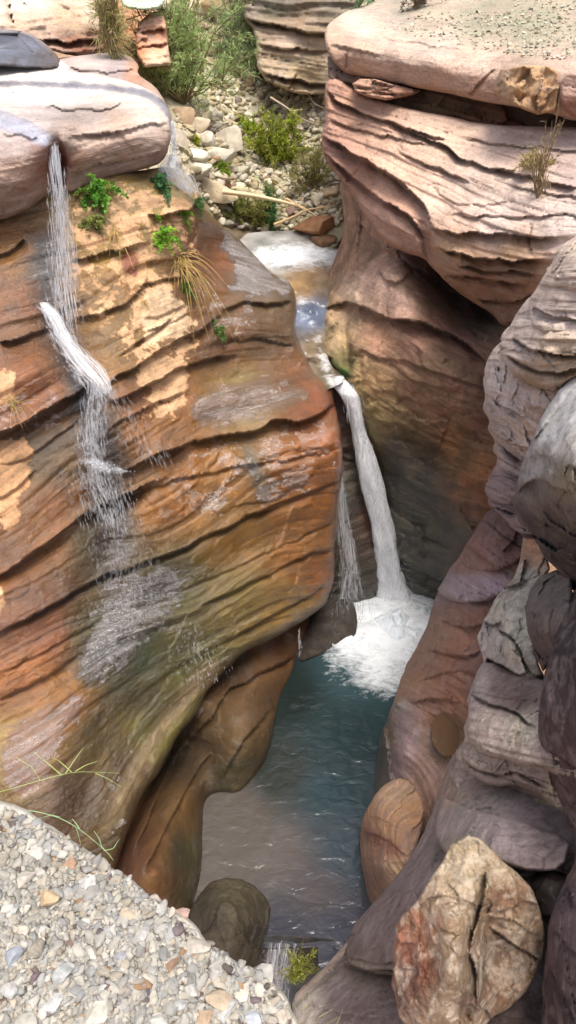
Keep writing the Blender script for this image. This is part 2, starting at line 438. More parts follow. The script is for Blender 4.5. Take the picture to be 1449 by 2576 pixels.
def plate(par, outline, delta, seed, er=.5, ew=34, fac=((.10, 1.6), (.04, 4.5)), jit=7, thick=.9, ledges=(), beds=None, over=(), name='ledge', smooth=1, gain=None):
    """a rock layer jutting out of its parent rock by delta metres"""
    ol = chaikin(outline, 1)[::3]; it = tps(par.cq, par.cv, ol)[:, 0]; cen = np.mean(outline, 0)
    ctrl = []
    for (u, v), k in zip(ol, it): ctrl.append((u, v, dirs(u, v)[1] / k - delta))
    k = tps(par.cq, par.cv, np.array([cen]))[0, 0]; ctrl.append((cen[0], cen[1], dirs(cen[0], cen[1])[1] / k - delta * 1.25))
    a = par.par
    return Rock(name, None, None, outline, ctrl, a['cols'], a['mat'], step=3.3, jit=jit, smooth=smooth, er=er, ew=ew, thick=thick, shrink=.08, big=(.05, 1.3), fine=(.024, 6), fac=fac,
                beds=beds or a['kw'][1], bedwarp=.08, stc=a['stc'], stk=a['stk'], wet=a['wet'], sat=a['sat'], gain=gain or a['gain'], seed=seed, ledges=ledges, over=over, parent=par.ob)

# ================================================================== STRUCTURE: terrain, pool, creek
M_left = rock_mat('ochre_wet_sandstone', scale=1.6, bs_=.75, band=.5, mott=.28, bump=.7, sec=(.13, .075, .022), sec_amt=.30, streak=.25, varn=.3, wetgloss=.08, coat=1.75)
M_slab = rock_mat('pale_slab_sandstone', scale=1.4, band=.42, mott=.22, bump=.7, sec=(.52, .42, .36), sec_amt=.3, varn=.15, coat=1.8)
M_pink = rock_mat('pink_sandstone', scale=1.5, band=.24, mott=.24, bump=1.0, sec=(.42, .27, .22), sec_amt=.3, varn=.3)
M_low = rock_mat('stained_sandstone', scale=1.5, band=.25, mott=.4, bump=.9, sec=(.14, .10, .05), sec_amt=.5, streak=.5, varn=.5)
M_near = rock_mat('purple_grey_sandstone', scale=2.6, band=.26, mott=.34, bump=1.0, sec=(.30, .22, .20), sec_amt=.35, varn=.35, bs_=1.3, coat=1.8)
M_nearer = rock_mat('mauve_sandstone', scale=5.5, band=.34, mott=.5, bump=1.0, sec=(.30, .23, .21), sec_amt=.35, varn=.4, bs_=2.2, pits=.8, coat=1.8)
M_grey = rock_mat('grey_weathered_rock', scale=3.5, band=.1, mott=.45, bump=1.2, sec=(.20, .16, .13), sec_amt=.5, varn=.6, pits=1.0)
M_far = rock_mat('far_rubble_ground', scale=2.2, band=.12, mott=.4, bump=1.0, sec=(.3, .24, .16), sec_amt=.3, varn=.35)
M_blk = rock_mat('conglomerate_block', scale=7, band=.1, mott=.5, bump=1.3, sec=(.50, .42, .33), sec_amt=.5, varn=.6, rough=.9, pits=1.2, cracks=.1)
M_dark = rock_mat('dark_wet_rock', scale=3, band=.1, mott=.5, bump=1.2, sec=(.07, .055, .035), sec_amt=.5, varn=.5, pits=1.0)

# far hillside (dirt and rubble) behind the creek
hill = Rock('hillside', None, None,
    [(230, -160), (920, -160), (930, 250), (900, 640), (560, 640), (470, 560), (380, 430), (260, 330)],
    [(300, -120, 26), (650, -120, 29), (900, -120, 27), (300, 100, 22), (600, 50, 24.5), (850, 60, 24), (600, 250, 22), (820, 260, 21), (430, 300, 18.5),
     (450, 430, 16.5), (600, 450, 18.8), (820, 450, 18.6), (620, 560, 17.4), (740, 590, 17.2), (860, 590, 16.6), (500, 620, 16)],
    [(500, 20, (205, 182, 148)), (600, 250, (200, 186, 158)), (700, 300, (205, 195, 168)), (470, 330, (205, 188, 155)), (650, 450, (170, 165, 125)),
     (560, 520, (140, 125, 85)), (800, 430, (165, 150, 115)), (350, 120, (185, 115, 65)), (620, 580, (110, 90, 62)), (760, 230, (185, 160, 130))],
    M_far, step=4, jit=3, er=.2, big=(.45, .35), fine=(.10, 2.2), beds=(0, 1), fac=(.18, 1.5, .2), seed=2, kind='structure', thick=4, rid=.06)

# creek bed + water sheet
Mw, nd, lk, bs = newmat('creek_water')
pos = N(nd, 'ShaderNodeNewGeometry').outputs['Position']
fo = N(nd, 'ShaderNodeAttribute', attribute_name='foam').outputs['Fac']
tn = N(nd, 'ShaderNodeAttribute', attribute_name='tint').outputs['Color']
mp = N(nd, 'ShaderNodeMapping'); lk.new(pos, mp.inputs[0]); mp.inputs['Scale'].default_value = (.8, 1.3, 1)
n1 = noise(nd, lk, mp.outputs[0], 3.5, 6, .65, 1.2); n2 = noise(nd, lk, mp.outputs[0], 11, 5, .7, .8)
s_ = math_n(nd, lk, 'ADD', math_n(nd, lk, 'MULTIPLY', n1, .9), math_n(nd, lk, 'MULTIPLY', n2, .55))
fs = math_n(nd, lk, 'ADD', fo, math_n(nd, lk, 'SUBTRACT', s_, .72))
fr = ramp(nd, lk, fs, [(.30, 0.0), (.55, .45), (.78, .85), (1.0, 1.0)])
c = mixc(nd, lk, 'MIX', fr, tn, (.86, .89, .90))
lk.new(c, bs.inputs['Base Color'])
rr = N(nd, 'ShaderNodeMapRange'); lk.new(fr, rr.inputs[0]); rr.inputs[3].default_value = .07; rr.inputs[4].default_value = .6; lk.new(rr.outputs[0], bs.inputs['Roughness'])
bs.inputs['IOR'].default_value = 1.33
w1 = noise(nd, lk, mp.outputs[0], 3.6, 2.5, .5, .5); w2 = noise(nd, lk, mp.outputs[0], 15, 3, .6, .5)
hs = math_n(nd, lk, 'ADD', math_n(nd, lk, 'MULTIPLY', w1, .032), math_n(nd, lk, 'MULTIPLY', w2, .004))
hs = math_n(nd, lk, 'ADD', hs, math_n(nd, lk, 'MULTIPLY', n2, math_n(nd, lk, 'MULTIPLY', fr, .03)))
bp = N(nd, 'ShaderNodeBump'); bp.inputs['Strength'].default_value = 1.0; bp.inputs['Distance'].default_value = 1.0
lk.new(hs, bp.inputs['Height']); lk.new(bp.outputs[0], bs.inputs['Normal'])

def pool():
    xs = np.arange(-3.2, 4.2, .035); ys = np.arange(3.0, 13.2, .035)
    X, Y = np.meshgrid(xs, ys); p = np.stack([X, Y, 0 * X], -1)
    c0 = pt(995, 1585, z=0); d = np.hypot((X - c0[0]) / 1.0, (Y - c0[1]) / .85)
    c1 = pt(880, 1560, z=0); d1 = np.hypot(X - c1[0], Y - c1[1])
    warp = .35 * fbm(p * 1.1, 3, 5)
    foam = np.clip(1.35 - (d + 2.3 * warp) * .60, 0, 1) * 1.0
    foam = np.maximum(foam, np.clip(.75 - (d1 + warp) * .6, 0, .7))
    amp = .012 + .07 * np.clip(1 - d / 2.0, 0, 1)
    Z = amp * fbm(p * 2.6, 4, 8) + .008 * fbm(p * np.array([7, 5, 1]), 3, 9)
    Z = Z + .10 * np.exp(-((d - .2) / .7) ** 2) * (1 + fbm(p * 3, 3, 3))
    # pool bottom drops over the outlet lip
    u_ = 0
    cols = [(900, 1700, (50, 70, 74)), (850, 1850, (38, 52, 54)), (720, 1750, (30, 38, 36)), (830, 2000, (42, 58, 62)), (700, 1950, (42, 46, 42)), (870, 2150, (54, 64, 70)),
            (600, 2050, (78, 72, 66)), (700, 2150, (82, 75, 70)), (800, 2250, (72, 66, 65)), (560, 2200, (80, 74, 68)), (840, 2340, (60, 60, 68)), (720, 2350, (50, 50, 56))]  # grey-brown near tones mix shallow sandy bed with painted reflection
    cw = np.array([pt(a, b, z=0)[:2] * 100 for a, b, _ in cols])
    T = idw(cw, [lin(c_[2]) for c_ in cols], np.stack([X.ravel(), Y.ravel()], -1) * 100, 3.5)
    V = np.stack([X, Y, Z], -1).reshape(-1, 3); i = np.arange(X.size).reshape(X.shape)
    Q = np.stack([i[:-1, :-1], i[:-1, 1:], i[1:, 1:], i[1:, :-1]], -1).reshape(-1, 4)
    cy = V[Q][:, :, 1].mean(1); cx = V[Q][:, :, 0].mean(1)
    lip = pt(700, 2385, z=0)
    keep = ~((cy < lip[1]) & (cx < pt(800, 2385, z=0)[0]))
    o = mesh_np('pool', V, quads=Q[keep], mat=Mw, attrs={'foam': foam.ravel(), 'tint': T})
    tag(o, kind='structure')
pool()

creek_ctrl = [(660, 600, -1, 5.95), (860, 600, -1, 5.95), (700, 690, -1, 5.75), (830, 690, -1, 5.75), (770, 740, -1, 5.65), (760, 800, -1, 5.45), (810, 800, -1, 5.45),
              (700, 880, -1, 5.3), (770, 880, -1, 5.3), (830, 880, -1, 5.3), (790, 950, 12.2), (850, 950, 12.05), (900, 960, 12.0)]
def creek():
    r = Rock('creek', None, None, [(600, 590), (700, 580), (860, 575), (900, 640), (850, 700), (826, 760), (818, 830), (824, 900), (842, 934), (868, 950), (858, 966), (840, 974), (800, 990), (700, 900), (670, 800), (640, 720), (600, 660)],
        creek_ctrl, [(700, 640, (190, 190, 180)), (760, 720, (160, 130, 90)), (780, 790, (110, 125, 150)), (790, 860, (120, 105, 80)), (850, 940, (170, 150, 120))],
        Mw, step=4, jit=3, er=.0, ew=15, big=(.08, 1.5), fine=(.09, 3.2), beds=(0, 1), seed=3, kind='structure', thick=.3, emit=False)
    q = r.q
    fo = np.clip(1.05 - np.hypot((q[:, 0] - 745) / 120, (q[:, 1] - 642) / 32) * .62, 0, 1)
    fo = np.maximum(fo, np.clip(.40 - np.abs(q[:, 0] - (770 + (q[:, 1] - 780) * .35)) / 90, 0, .4) * (q[:, 1] > 740))
    fo = np.maximum(fo, np.clip(.8 - np.hypot((q[:, 0] - 856), (q[:, 1] - 956)) / 34, 0, 1))
    nz = .5 * fbm(np.stack([q[:, 0] / 30, q[:, 1] / 14, q[:, 0] * 0], -1), 4, 9)
    fo = fo + nz * .5
    T = idw([(700, 640), (760, 715), (780, 790), (800, 870), (850, 940)], [lin(c) for c in [(150, 150, 145), (150, 120, 78), (95, 108, 130), (110, 95, 75), (92, 84, 66)]], q)  # the blue stretch paints sky reflection over clear water
    T = T * (1 + 1.3 * nz[:, None]).clip(.4, 1.8)
    o = mesh_np('creek', r.X, quads=r.quads, mat=Mw, attrs={'foam': fo, 'tint': T}); tag(o, kind='structure')
    return r
CREEK = creek()

# ground under everything
def ground():
    xs = np.linspace(-90, 90, 61); ys = np.linspace(-60, 120, 61); X, Y = np.meshgrid(xs, ys)
    p = np.stack([X, Y, 0 * X], -1); R = np.hypot(X, Y - 8)
    Z = -1.5 + 3.0 * fbm(p * .05, 3, 77) * np.clip((R - 25) / 30, 0, 1) - .2
    i = np.arange(X.size).reshape(X.shape)
    V = np.stack([X, Y, Z], -1).reshape(-1, 3); Q = np.stack([i[:-1, :-1], i[:-1, 1:], i[1:, 1:], i[1:, :-1]], -1).reshape(-1, 4)
    o = mesh_np('ground', V, quads=Q, mat=M_far, attrs={'tint': np.tile(lin((150, 115, 85)), (len(V), 1)), 'wet': np.zeros(len(V)), 'st': V[:, 2]})
    tag(o, kind='structure')
ground()

# ================================================================== BACKGROUND ROCKS
bcliff = Rock('cliff', 'tan banded cliff with a dark overhanging upper layer, behind the bush at the top centre', 'cliff',
    [(560, -140), (900, -140), (905, 60), (850, 120), (845, 240), (740, 235), (650, 195), (645, 80), (610, 40)],
    [(560, -140, 24), (900, -140, 22), (640, 40, 22.2), (850, 40, 20.5), (650, 190, 21.4), (840, 230, 20)],
    [(700, 10, (120, 110, 88)), (840, 10, (125, 110, 88)), (740, 70, (160, 130, 100)), (740, 120, (215, 180, 145)), (740, 165, (200, 172, 130)), (800, 215, (190, 160, 120))],
    M_slab, jit=5, er=.4, ew=20, big=(.15, .6), fine=(.05, 2.5), beds=(.16, .55), fac=(.2, 1.2), gain=(.85, .85, .82), seed=11, thick=4,
    ledges=[([(620, 45), (700, 68), (800, 85), (850, 88)], .5, 9, .15, 12), ([(650, 115), (750, 125), (830, 130)], .3, 8, .1, 10), ([(650, 185), (740, 205), (840, 210)], .4, 8, .1, 10)])
Rock('cliff', 'pale cream block of layered rock with a dark vertical crack, top left corner', 'cliff',
    [(-420, -140), (270, -140), (262, 10), (266, 60), (272, 105), (270, 138), (180, 142), (110, 120), (-420, 80)],
    [(-90, -120, 17.5), (270, -120, 18.5), (0, 60, 15.4), (262, 60, 16.6), (270, 135, 16.4), (120, 130, 15.6)],
    [(60, 10, (235, 215, 195)), (180, 60, (210, 175, 135)), (60, 60, (215, 180, 145)), (240, 20, (225, 200, 170)), (180, 112, (175, 105, 65)), (250, 125, (165, 95, 55))],
    M_slab, jit=3, er=.3, ew=16, big=(.1, .7), fine=(.04, 3), beds=(.08, .4), fac=(.1, 1.5, .1), gain=(.70, .70, .70), seed=12, thick=3,
    ledges=[([(95, 100), (160, 106), (272, 98)], .45, 10, .12, 14), ([(110, 122), (180, 132), (268, 122)], .2, 8, .05, 8), ([(20, -20), (26, 20), (34, 62)], .25, 8, .05, 8)])
Rock('boulder', 'dark wet rounded rock with a film of water, behind the slab at the left edge', 'boulder',
    [(-160, 72), (20, 72), (70, 80), (110, 105), (150, 145), (150, 175), (60, 170), (-160, 160)],
    [(-80, 90, 13.4), (40, 80, 13.6), (140, 150, 13.0), (20, 140, 12.6)],
    [(0, 100, (95, 92, 105)), (80, 120, (110, 105, 118)), (130, 150, (85, 60, 50))], M_dark, jit=2, er=.5, ew=40, big=(.05, 1), beds=(0, 1), wet=1.2, fac=(.1, 1.5, .2), stk=.12, seed=13, thick=1)
midslab = Rock('rock_slab', 'flat greyish ledge behind the big pale slab, between it and the bush', 'rock slab',
    [(130, 150), (200, 140), (270, 130), (330, 140), (352, 165), (345, 185), (390, 215), (420, 260), (430, 300), (380, 330), (250, 260), (150, 200)],
    [(150, 150, 15.6), (330, 140, 16.0), (345, 165, 15.2), (420, 260, 13.6), (250, 200, 14), (200, 170, 14.7), (400, 310, 12.6)],
    [(250, 155, (205, 185, 175)), (300, 170, (175, 160, 160)), (330, 180, (200, 140, 100)), (390, 230, (190, 150, 125)), (415, 280, (110, 95, 95))],
    M_slab, jit=3, er=.25, ew=14, big=(.05, 1), beds=(.05, .2), gain=(.75, .75, .75), seed=14, thick=1.2, ledges=[([(170, 172), (260, 182), (345, 172)], .2, 8, .04, 8)])
Rock('boulder', 'stack of orange layered rock under the pale green boulder', 'boulder',
    [(345, 60), (375, 30), (405, 25), (415, 60), (425, 110), (430, 165), (360, 170), (345, 140), (340, 100)],
    [(345, 60, 18.8), (415, 60, 19), (430, 160, 18), (345, 150, 17.6)],
    [(380, 45, (215, 160, 130)), (390, 100, (200, 130, 90)), (390, 150, (215, 175, 140)), (350, 130, (185, 110, 65))],
    M_slab, jit=4, er=.35, ew=14, beds=(.16, .5), fac=(.2, 2., .3), smooth=0, seed=15, thick=1.5, ledges=[([(345, 82), (420, 78)], .3, 7, .05, 6), ([(345, 118), (425, 112)], .3, 7, .05, 6)])
Rock('boulder', 'pale green lichen-tinted boulder at the top edge left of centre', 'boulder',
    [(295, -60), (430, -60), (418, 5), (395, 24), (350, 26), (310, 20), (300, 0)], [(300, -40, 19.5), (420, -40, 20), (360, 15, 18.4)],
    [(360, 0, (190, 205, 175))], M_grey, jit=3, er=.5, ew=25, beds=(0, 1), stk=.12, seed=16, thick=1.5)

# ================================================================== LEFT WALL
left_ledges = [
    ([(-60, 1110), (0, 1092), (60, 1062), (130, 1022), (200, 985), (224, 962)], .40, 55, .10, 20),
    ([(270, 962), (330, 930), (400, 882), (470, 848), (560, 790)], .20, 22, .08, 18),
    ([(275, 1012), (380, 965), (470, 912), (600, 890)], .20, 26, .08, 18),
    ([(270, 1080), (380, 1020), (470, 985)], .10, 18, .03, 12),
    ([(300, 1185), (400, 1142), (480, 1112), (560, 1087), (650, 1080), (700, 1050), (760, 1062), (860, 1010)], .34, 40, .16, 26),
    ([(-60, 1625), (0, 1590), (120, 1530), (250, 1452), (400, 1400), (520, 1350), (620, 1300), (720, 1260), (870, 1210)], .22, 10, .10, 22),
    ([(-60, 1470), (0, 1445), (80, 1392), (150, 1342), (230, 1285), (330, 1235), (420, 1195)], .30, 30, .10, 20),
    ([(500, 1525), (640, 1462), (760, 1400), (850, 1375)], .16, 12, .06, 16),
    ([(180, 650), (260, 640), (380, 605)], .18, 18, .06, 12),
    ([(190, 800), (260, 792), (330, 755), (372, 700)], .16, 26, .05, 14),
    ([(370, 545), (430, 540), (500, 512)], .35, 26, .08, 12),
    ([(350, 720), (420, 700), (520, 690)], .10, 12, .04, 10),
    ([(0, 860), (60, 850), (120, 820)], .20, 20, .05, 14),
    ([(-40, 650), (10, 640), (60, 600)], .2, 18, .05, 10),
    ([(360, 800), (420, 790), (470, 770)], .06, 8, .03, 8), ([(365, 830), (430, 815), (470, 795)], .06, 8, .03, 8),
    ([(740, 760), (640, 760), (560, 775)][::-1], .14, 22, .08, 16),
    ([(-60, 1280), (30, 1240), (90, 1180)], .08, 14, .02, 10),
    ([(270, 1260), (400, 1215), (520, 1190), (640, 1165), (760, 1150), (860, 1130)], .10, 10, .04, 18), ([(0, 1690), (140, 1625), (260, 1550)], .08, 9, .03, 16),
    ([(420, 1500), (560, 1440), (700, 1380), (850, 1300)], .06, 7, .02, 14), ([(560, 1620), (660, 1560), (760, 1510), (840, 1450)], .12, 14, .05, 18),
    ([(0, 1760), (120, 1700), (200, 1650)], .10, 12, .04, 14), ([(560, 860), (640, 850), (740, 870)], .08, 10, .03, 14), ([(0, 1170), (60, 1160), (150, 1090), (215, 1040)], .07, 8, .03, 12), ([(300, 890), (380, 840), (440, 800)], .10, 10, .04, 10),
]
LW = Rock('cliff', 'wet orange-brown sandstone wall under the pale slab, bulging toward the main waterfall', 'cliff',
    [(-430, 470), (100, 450), (180, 450), (300, 440), (400, 420), (440, 420), (470, 440), (495, 470), (512, 515), (545, 558), (600, 600), (650, 650), (690, 690), (735, 722), (746, 770), (742, 830),
     (765, 900), (800, 950), (832, 975), (842, 1020), (860, 1080), (868, 1150), (852, 1230), (846, 1320), (842, 1480), (820, 1522), (760, 1568), (700, 1600), (640, 1628), (590, 1662),
     (560, 1700), (520, 1745), (490, 1790), (440, 1860), (405, 1935), (350, 2010), (330, 2080), (300, 2160), (260, 2330), (100, 2360), (-430, 2360)],
    [(-80, 480, 10.4), (0, 600, 9.7), (0, 800, 8.9), (0, 1000, 8.2), (0, 1300, 7.3), (0, 1590, 6.4), (0, 1850, 5.6), (0, 2050, 4.9), (0, 2300, 4.2),
     (200, 500, 10.6), (200, 700, 9.8), (230, 930, 8.8), (250, 1200, 8.2), (300, 1450, 7.7), (230, 1700, 6.5), (150, 1850, 5.7), (120, 2050, 4.9), (240, 2200, 4.7),
     (480, 460, 12.0), (480, 530, 11.5), (450, 700, 10.9), (480, 900, 10.2), (500, 980, 10.1), (480, 1100, 9.4), (600, 960, 10.9), (700, 1040, 10.5), (620, 1200, 9.7), (620, 1400, 9.2), (620, 1600, 8.5),
     (740, 735, 12.8), (640, 665, 13.0), (560, 600, 12.8), (660, 790, 11.9), (700, 900, 11.7), (760, 980, 11.5), (838, 1020, 11.6), (865, 1150, 10.9), (842, 1350, 10.5), (830, 1500, 10.0), (740, 1200, 10.2), (740, 1450, 9.6),
     (480, 1600, 8.0), (480, 1760, 7.4), (340, 2000, 5.6), (300, 1850, 6.2)],
    [(40, 650, (165, 105, 60)), (40, 760, (150, 88, 45)), (50, 1000, (165, 92, 42)), (240, 560, (175, 125, 75)), (300, 620, (185, 135, 85)), (440, 500, (190, 150, 125)), (330, 690, (175, 115, 60)),
     (480, 620, (150, 90, 45)), (560, 640, (165, 95, 45)), (640, 670, (120, 85, 55)), (700, 720, (120, 85, 55)), (330, 850, (160, 110, 60)), (560, 850, (140, 85, 42)), (680, 850, (125, 80, 48)), (720, 950, (150, 88, 45)),
     (400, 1000, (165, 98, 62)), (430, 1100, (185, 115, 60)), (620, 1000, (170, 135, 115)), (790, 1020, (170, 90, 35)), (830, 1120, (190, 105, 35)), (600, 1180, (185, 118, 52)), (750, 1180, (195, 115, 48)),
     (420, 1250, (180, 112, 55)), (600, 1350, (175, 118, 50)), (750, 1380, (180, 112, 50)), (820, 1450, (180, 105, 40)), (450, 1480, (110, 92, 45)), (600, 1500, (140, 108, 50)), (740, 1530, (175, 125, 55)),
     (100, 1150, (120, 82, 45)), (120, 1300, (165, 98, 45)), (50, 1450, (150, 88, 42)), (250, 1350, (95, 75, 55)), (100, 1600, (165, 90, 40)), (60, 1700, (185, 110, 55)), (250, 1600, (95, 85, 65)),
     (330, 1650, (85, 90, 95)), (150, 1780, (195, 125, 70)), (350, 1750, (88, 72, 38)), (450, 1650, (98, 84, 45)), (250, 1850, (110, 82, 42)), (180, 2000, (98, 62, 32)), (60, 1900, (190, 150, 125)), (330, 1960, (115, 80, 38)),
     (480, 1720, (125, 110, 75)), (400, 1850, (150, 128, 85)), (300, 2080, (110, 78, 38)), (100, 2150, (100, 62, 35))],
    M_left, step=3.3, jit=7, er=.55, ew=46, big=(.16, .8), fine=(.022, 3.2), beds=(.045, .5), bedwarp=.15, ledges=left_ledges, wet=.75, fac=((.06, .8), (.015, 4)), sat=1.12, gain=(.56, .70, .24), seed=21, thick=4.5, shrink=.05,
    stc=[(0, 600, 8.8), (200, 560, 8.8), (450, 520, 8.8), (0, 860, 8.0), (200, 800, 8.0), (360, 700, 8.0), (560, 650, 8.1), (740, 740, 7.9), (0, 1090, 7.2), (224, 962, 7.2), (470, 850, 7.25), (560, 790, 7.3), (740, 840, 7.1),
         (0, 1270, 6.6), (300, 1080, 6.5), (470, 985, 6.5), (0, 1445, 5.8), (230, 1285, 5.8), (480, 1112, 5.9), (650, 1078, 5.8), (850, 1015, 5.8), (0, 1590, 5.2), (250, 1452, 5.2), (520, 1350, 5.2), (850, 1215, 5.2),
         (0, 1760, 4.5), (250, 1620, 4.5), (500, 1525, 4.5), (845, 1380, 4.5), (0, 2000, 3.6), (250, 1850, 3.5), (480, 1640, 3.6), (700, 1500, 3.8), (840, 1490, 3.8), (300, 2080, 2.7), (420, 1850, 2.7), (560, 1670, 3.0), (200, 2200, 2.5)],
    bumps=[(180, 870, 70, 110, -25, -.35), (300, 1300, 60, 300, 15, -.15), (700, 1180, 120, 60, -20, .12), (640, 1500, 160, 60, -25, .10), (60, 950, 90, 40, -25, .25), (90, 1200, 60, 60, 0, -.1), (60, 1530, 120, 40, -30, .15),
           (300, 1640, 90, 50, -40, .12), (220, 1980, 40, 110, 25, -.2), (620, 990, 110, 35, -8, .28), (810, 1100, 50, 60, 0, .1), (80, 1900, 120, 50, -35, .15)],
    over=[([(420, 1180), (560, 1120), (800, 1060), (850, 1110), (840, 1200), (640, 1270), (480, 1300), (380, 1290)], None, 5, 60, 1.9, 8), ([(360, 1880), (330, 1960), (300, 2090), (240, 2120), (270, 2000), (320, 1900)], None, 5, 40, 1.9, 8), ([(0, 960), (140, 1020), (200, 990), (120, 1080), (0, 1120)], (150, 110, 85), 5, 50, 1.9, 10), ([(500, 700), (640, 780), (640, 860), (540, 840)], None, 5, 60, 1.8, 10), ([(180, 500), (300, 480), (480, 470), (500, 520), (440, 700), (480, 860), (470, 1060), (380, 1060), (330, 860), (200, 760)], (200, 160, 120), 4, 60, 0, 12), ([(360, 735), (400, 722), (455, 745), (478, 800), (470, 842), (400, 868), (355, 855), (372, 800)], (218, 186, 148), 3, 20, 0),
          ([(352, 945), (400, 905), (466, 888), (474, 960), (466, 1032), (400, 1058), (380, 1050), (440, 1000), (430, 978), (355, 972)], (205, 165, 124), 3, 20, 0),
          ([(240, 660), (300, 640), (380, 660), (430, 690), (380, 720), (300, 715)], (200, 160, 118), 4, 34, 0),
          ([(180, 560), (240, 600), (330, 530), (430, 500), (470, 490), (470, 520), (400, 560), (300, 590), (260, 640), (200, 650)], (200, 158, 118), 4, 38, 0),
          ([(300, 640), (330, 625), (350, 660), (345, 700), (315, 690)], (140, 76, 34), 5, 10, .7),
          ([(-60, 1110), (60, 1100), (88, 1120), (82, 1200), (40, 1250), (45, 1330), (15, 1350), (0, 1290), (-60, 1260)], (200, 154, 112), 3, 20, 0),
          ([(-60, 920), (32, 925), (38, 1000), (10, 1020), (-60, 1010)], (200, 156, 116), 3, 18, 0),
          ([(-40, 1490), (12, 1470), (14, 1540), (-40, 1560)], (200, 160, 120), 3, 8, 0),
          ([(600, 1110), (640, 1100), (680, 1230), (650, 1260), (620, 1200)], (74, 68, 46), 22, 10, None),
          ([(540, 960), (650, 950), (770, 985), (770, 1010), (650, 1060), (520, 1080), (480, 1020)], (120, 92, 66), 10, 26, 1.7),
          ([(545, 570), (600, 605), (690, 690), (735, 730), (640, 745), (560, 740), (600, 680)], (82, 62, 42), 8, 20, 1.9),
          ([(0, 1850), (90, 1800), (190, 1740), (220, 1780), (150, 1860), (110, 2010), (0, 2010)], (130, 92, 62), 12, 24, 1.8),
          ([(290, 1470), (400, 1420), (500, 1410), (440, 1500), (380, 1600), (260, 1720), (180, 1700), (230, 1560)], (66, 58, 46), 18, 34, 1.9),
          ([(60, 600), (160, 560), (150, 780), (250, 960), (330, 1200), (320, 1500), (260, 1500), (210, 1200), (180, 1000), (100, 800)], (58, 46, 38), 26, 14, 1.3),
          ([(540, 1660), (560, 1690), (450, 1800), (380, 1900), (300, 2060), (240, 2120), (300, 1980), (400, 1800), (470, 1710)], (140, 120, 84), 14, 10, .9)])

RW = Rock('cliff', 'brown undercut alcove wall with a rounded knob reaching the pool, below the orange wall', 'cliff',
    [(250, 2060), (330, 1950), (400, 1840), (500, 1700), (600, 1590), (700, 1560), (790, 1540), (770, 1600), (744, 1650), (740, 1690), (700, 1765), (684, 1850), (662, 1920), (640, 1966), (600, 2000), (540, 1996),
     (515, 2015), (512, 2080), (510, 2200), (492, 2260), (470, 2340), (380, 2420), (250, 2400)],
    [(780, 1560, 10.6), (740, 1650, -1, .15), (700, 1765, -1, 0), (650, 1940, -1, 0), (600, 1993, -1, -.02), (540, 1992, -1, -.02), (512, 2030, -1, 0), (508, 2110, -1, 0), (500, 2230, -1, 0), (470, 2320, -1, 0.05),
     (640, 1700, -1, 1.0), (650, 1820, -1, .75), (590, 1900, -1, .65), (520, 1880, -1, .35), (500, 1780, -1, 1.1), (440, 2000, 6.1), (400, 1950, 7.0), (440, 2130, -1, 1.3), (380, 2200, -1, 2.0), (300, 2150, 5.4), (300, 2350, 4.6), (560, 1720, -1, .9), (430, 2260, -1, 1.1)],
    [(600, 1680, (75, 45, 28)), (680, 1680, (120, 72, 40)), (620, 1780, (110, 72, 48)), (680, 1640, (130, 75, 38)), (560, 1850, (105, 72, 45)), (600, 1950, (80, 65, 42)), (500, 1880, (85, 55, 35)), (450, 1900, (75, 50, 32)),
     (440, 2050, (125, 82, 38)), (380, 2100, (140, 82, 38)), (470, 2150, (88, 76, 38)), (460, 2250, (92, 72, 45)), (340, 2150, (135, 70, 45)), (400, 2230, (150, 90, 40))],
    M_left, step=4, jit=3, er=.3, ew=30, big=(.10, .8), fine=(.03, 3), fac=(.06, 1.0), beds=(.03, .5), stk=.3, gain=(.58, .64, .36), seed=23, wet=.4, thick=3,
    ledges=[([(330, 2160), (400, 2000), (440, 1900), (520, 1820), (600, 1700)], .25, 30, .1, 16), ([(560, 1750), (640, 1700), (740, 1650)], .22, 14, .08, 14), ([(360, 2200), (430, 2060), (500, 1930), (540, 1880)], .18, 12, .07, 14), ([(560, 1960), (600, 1880), (690, 1780)], .08, 16, .05, 16), ([(300, 2120), (370, 1990), (430, 1880), (520, 1780)], .2, 14, .08, 12)],
    bumps=[(600, 1860, 40, 90, 30, .15)])

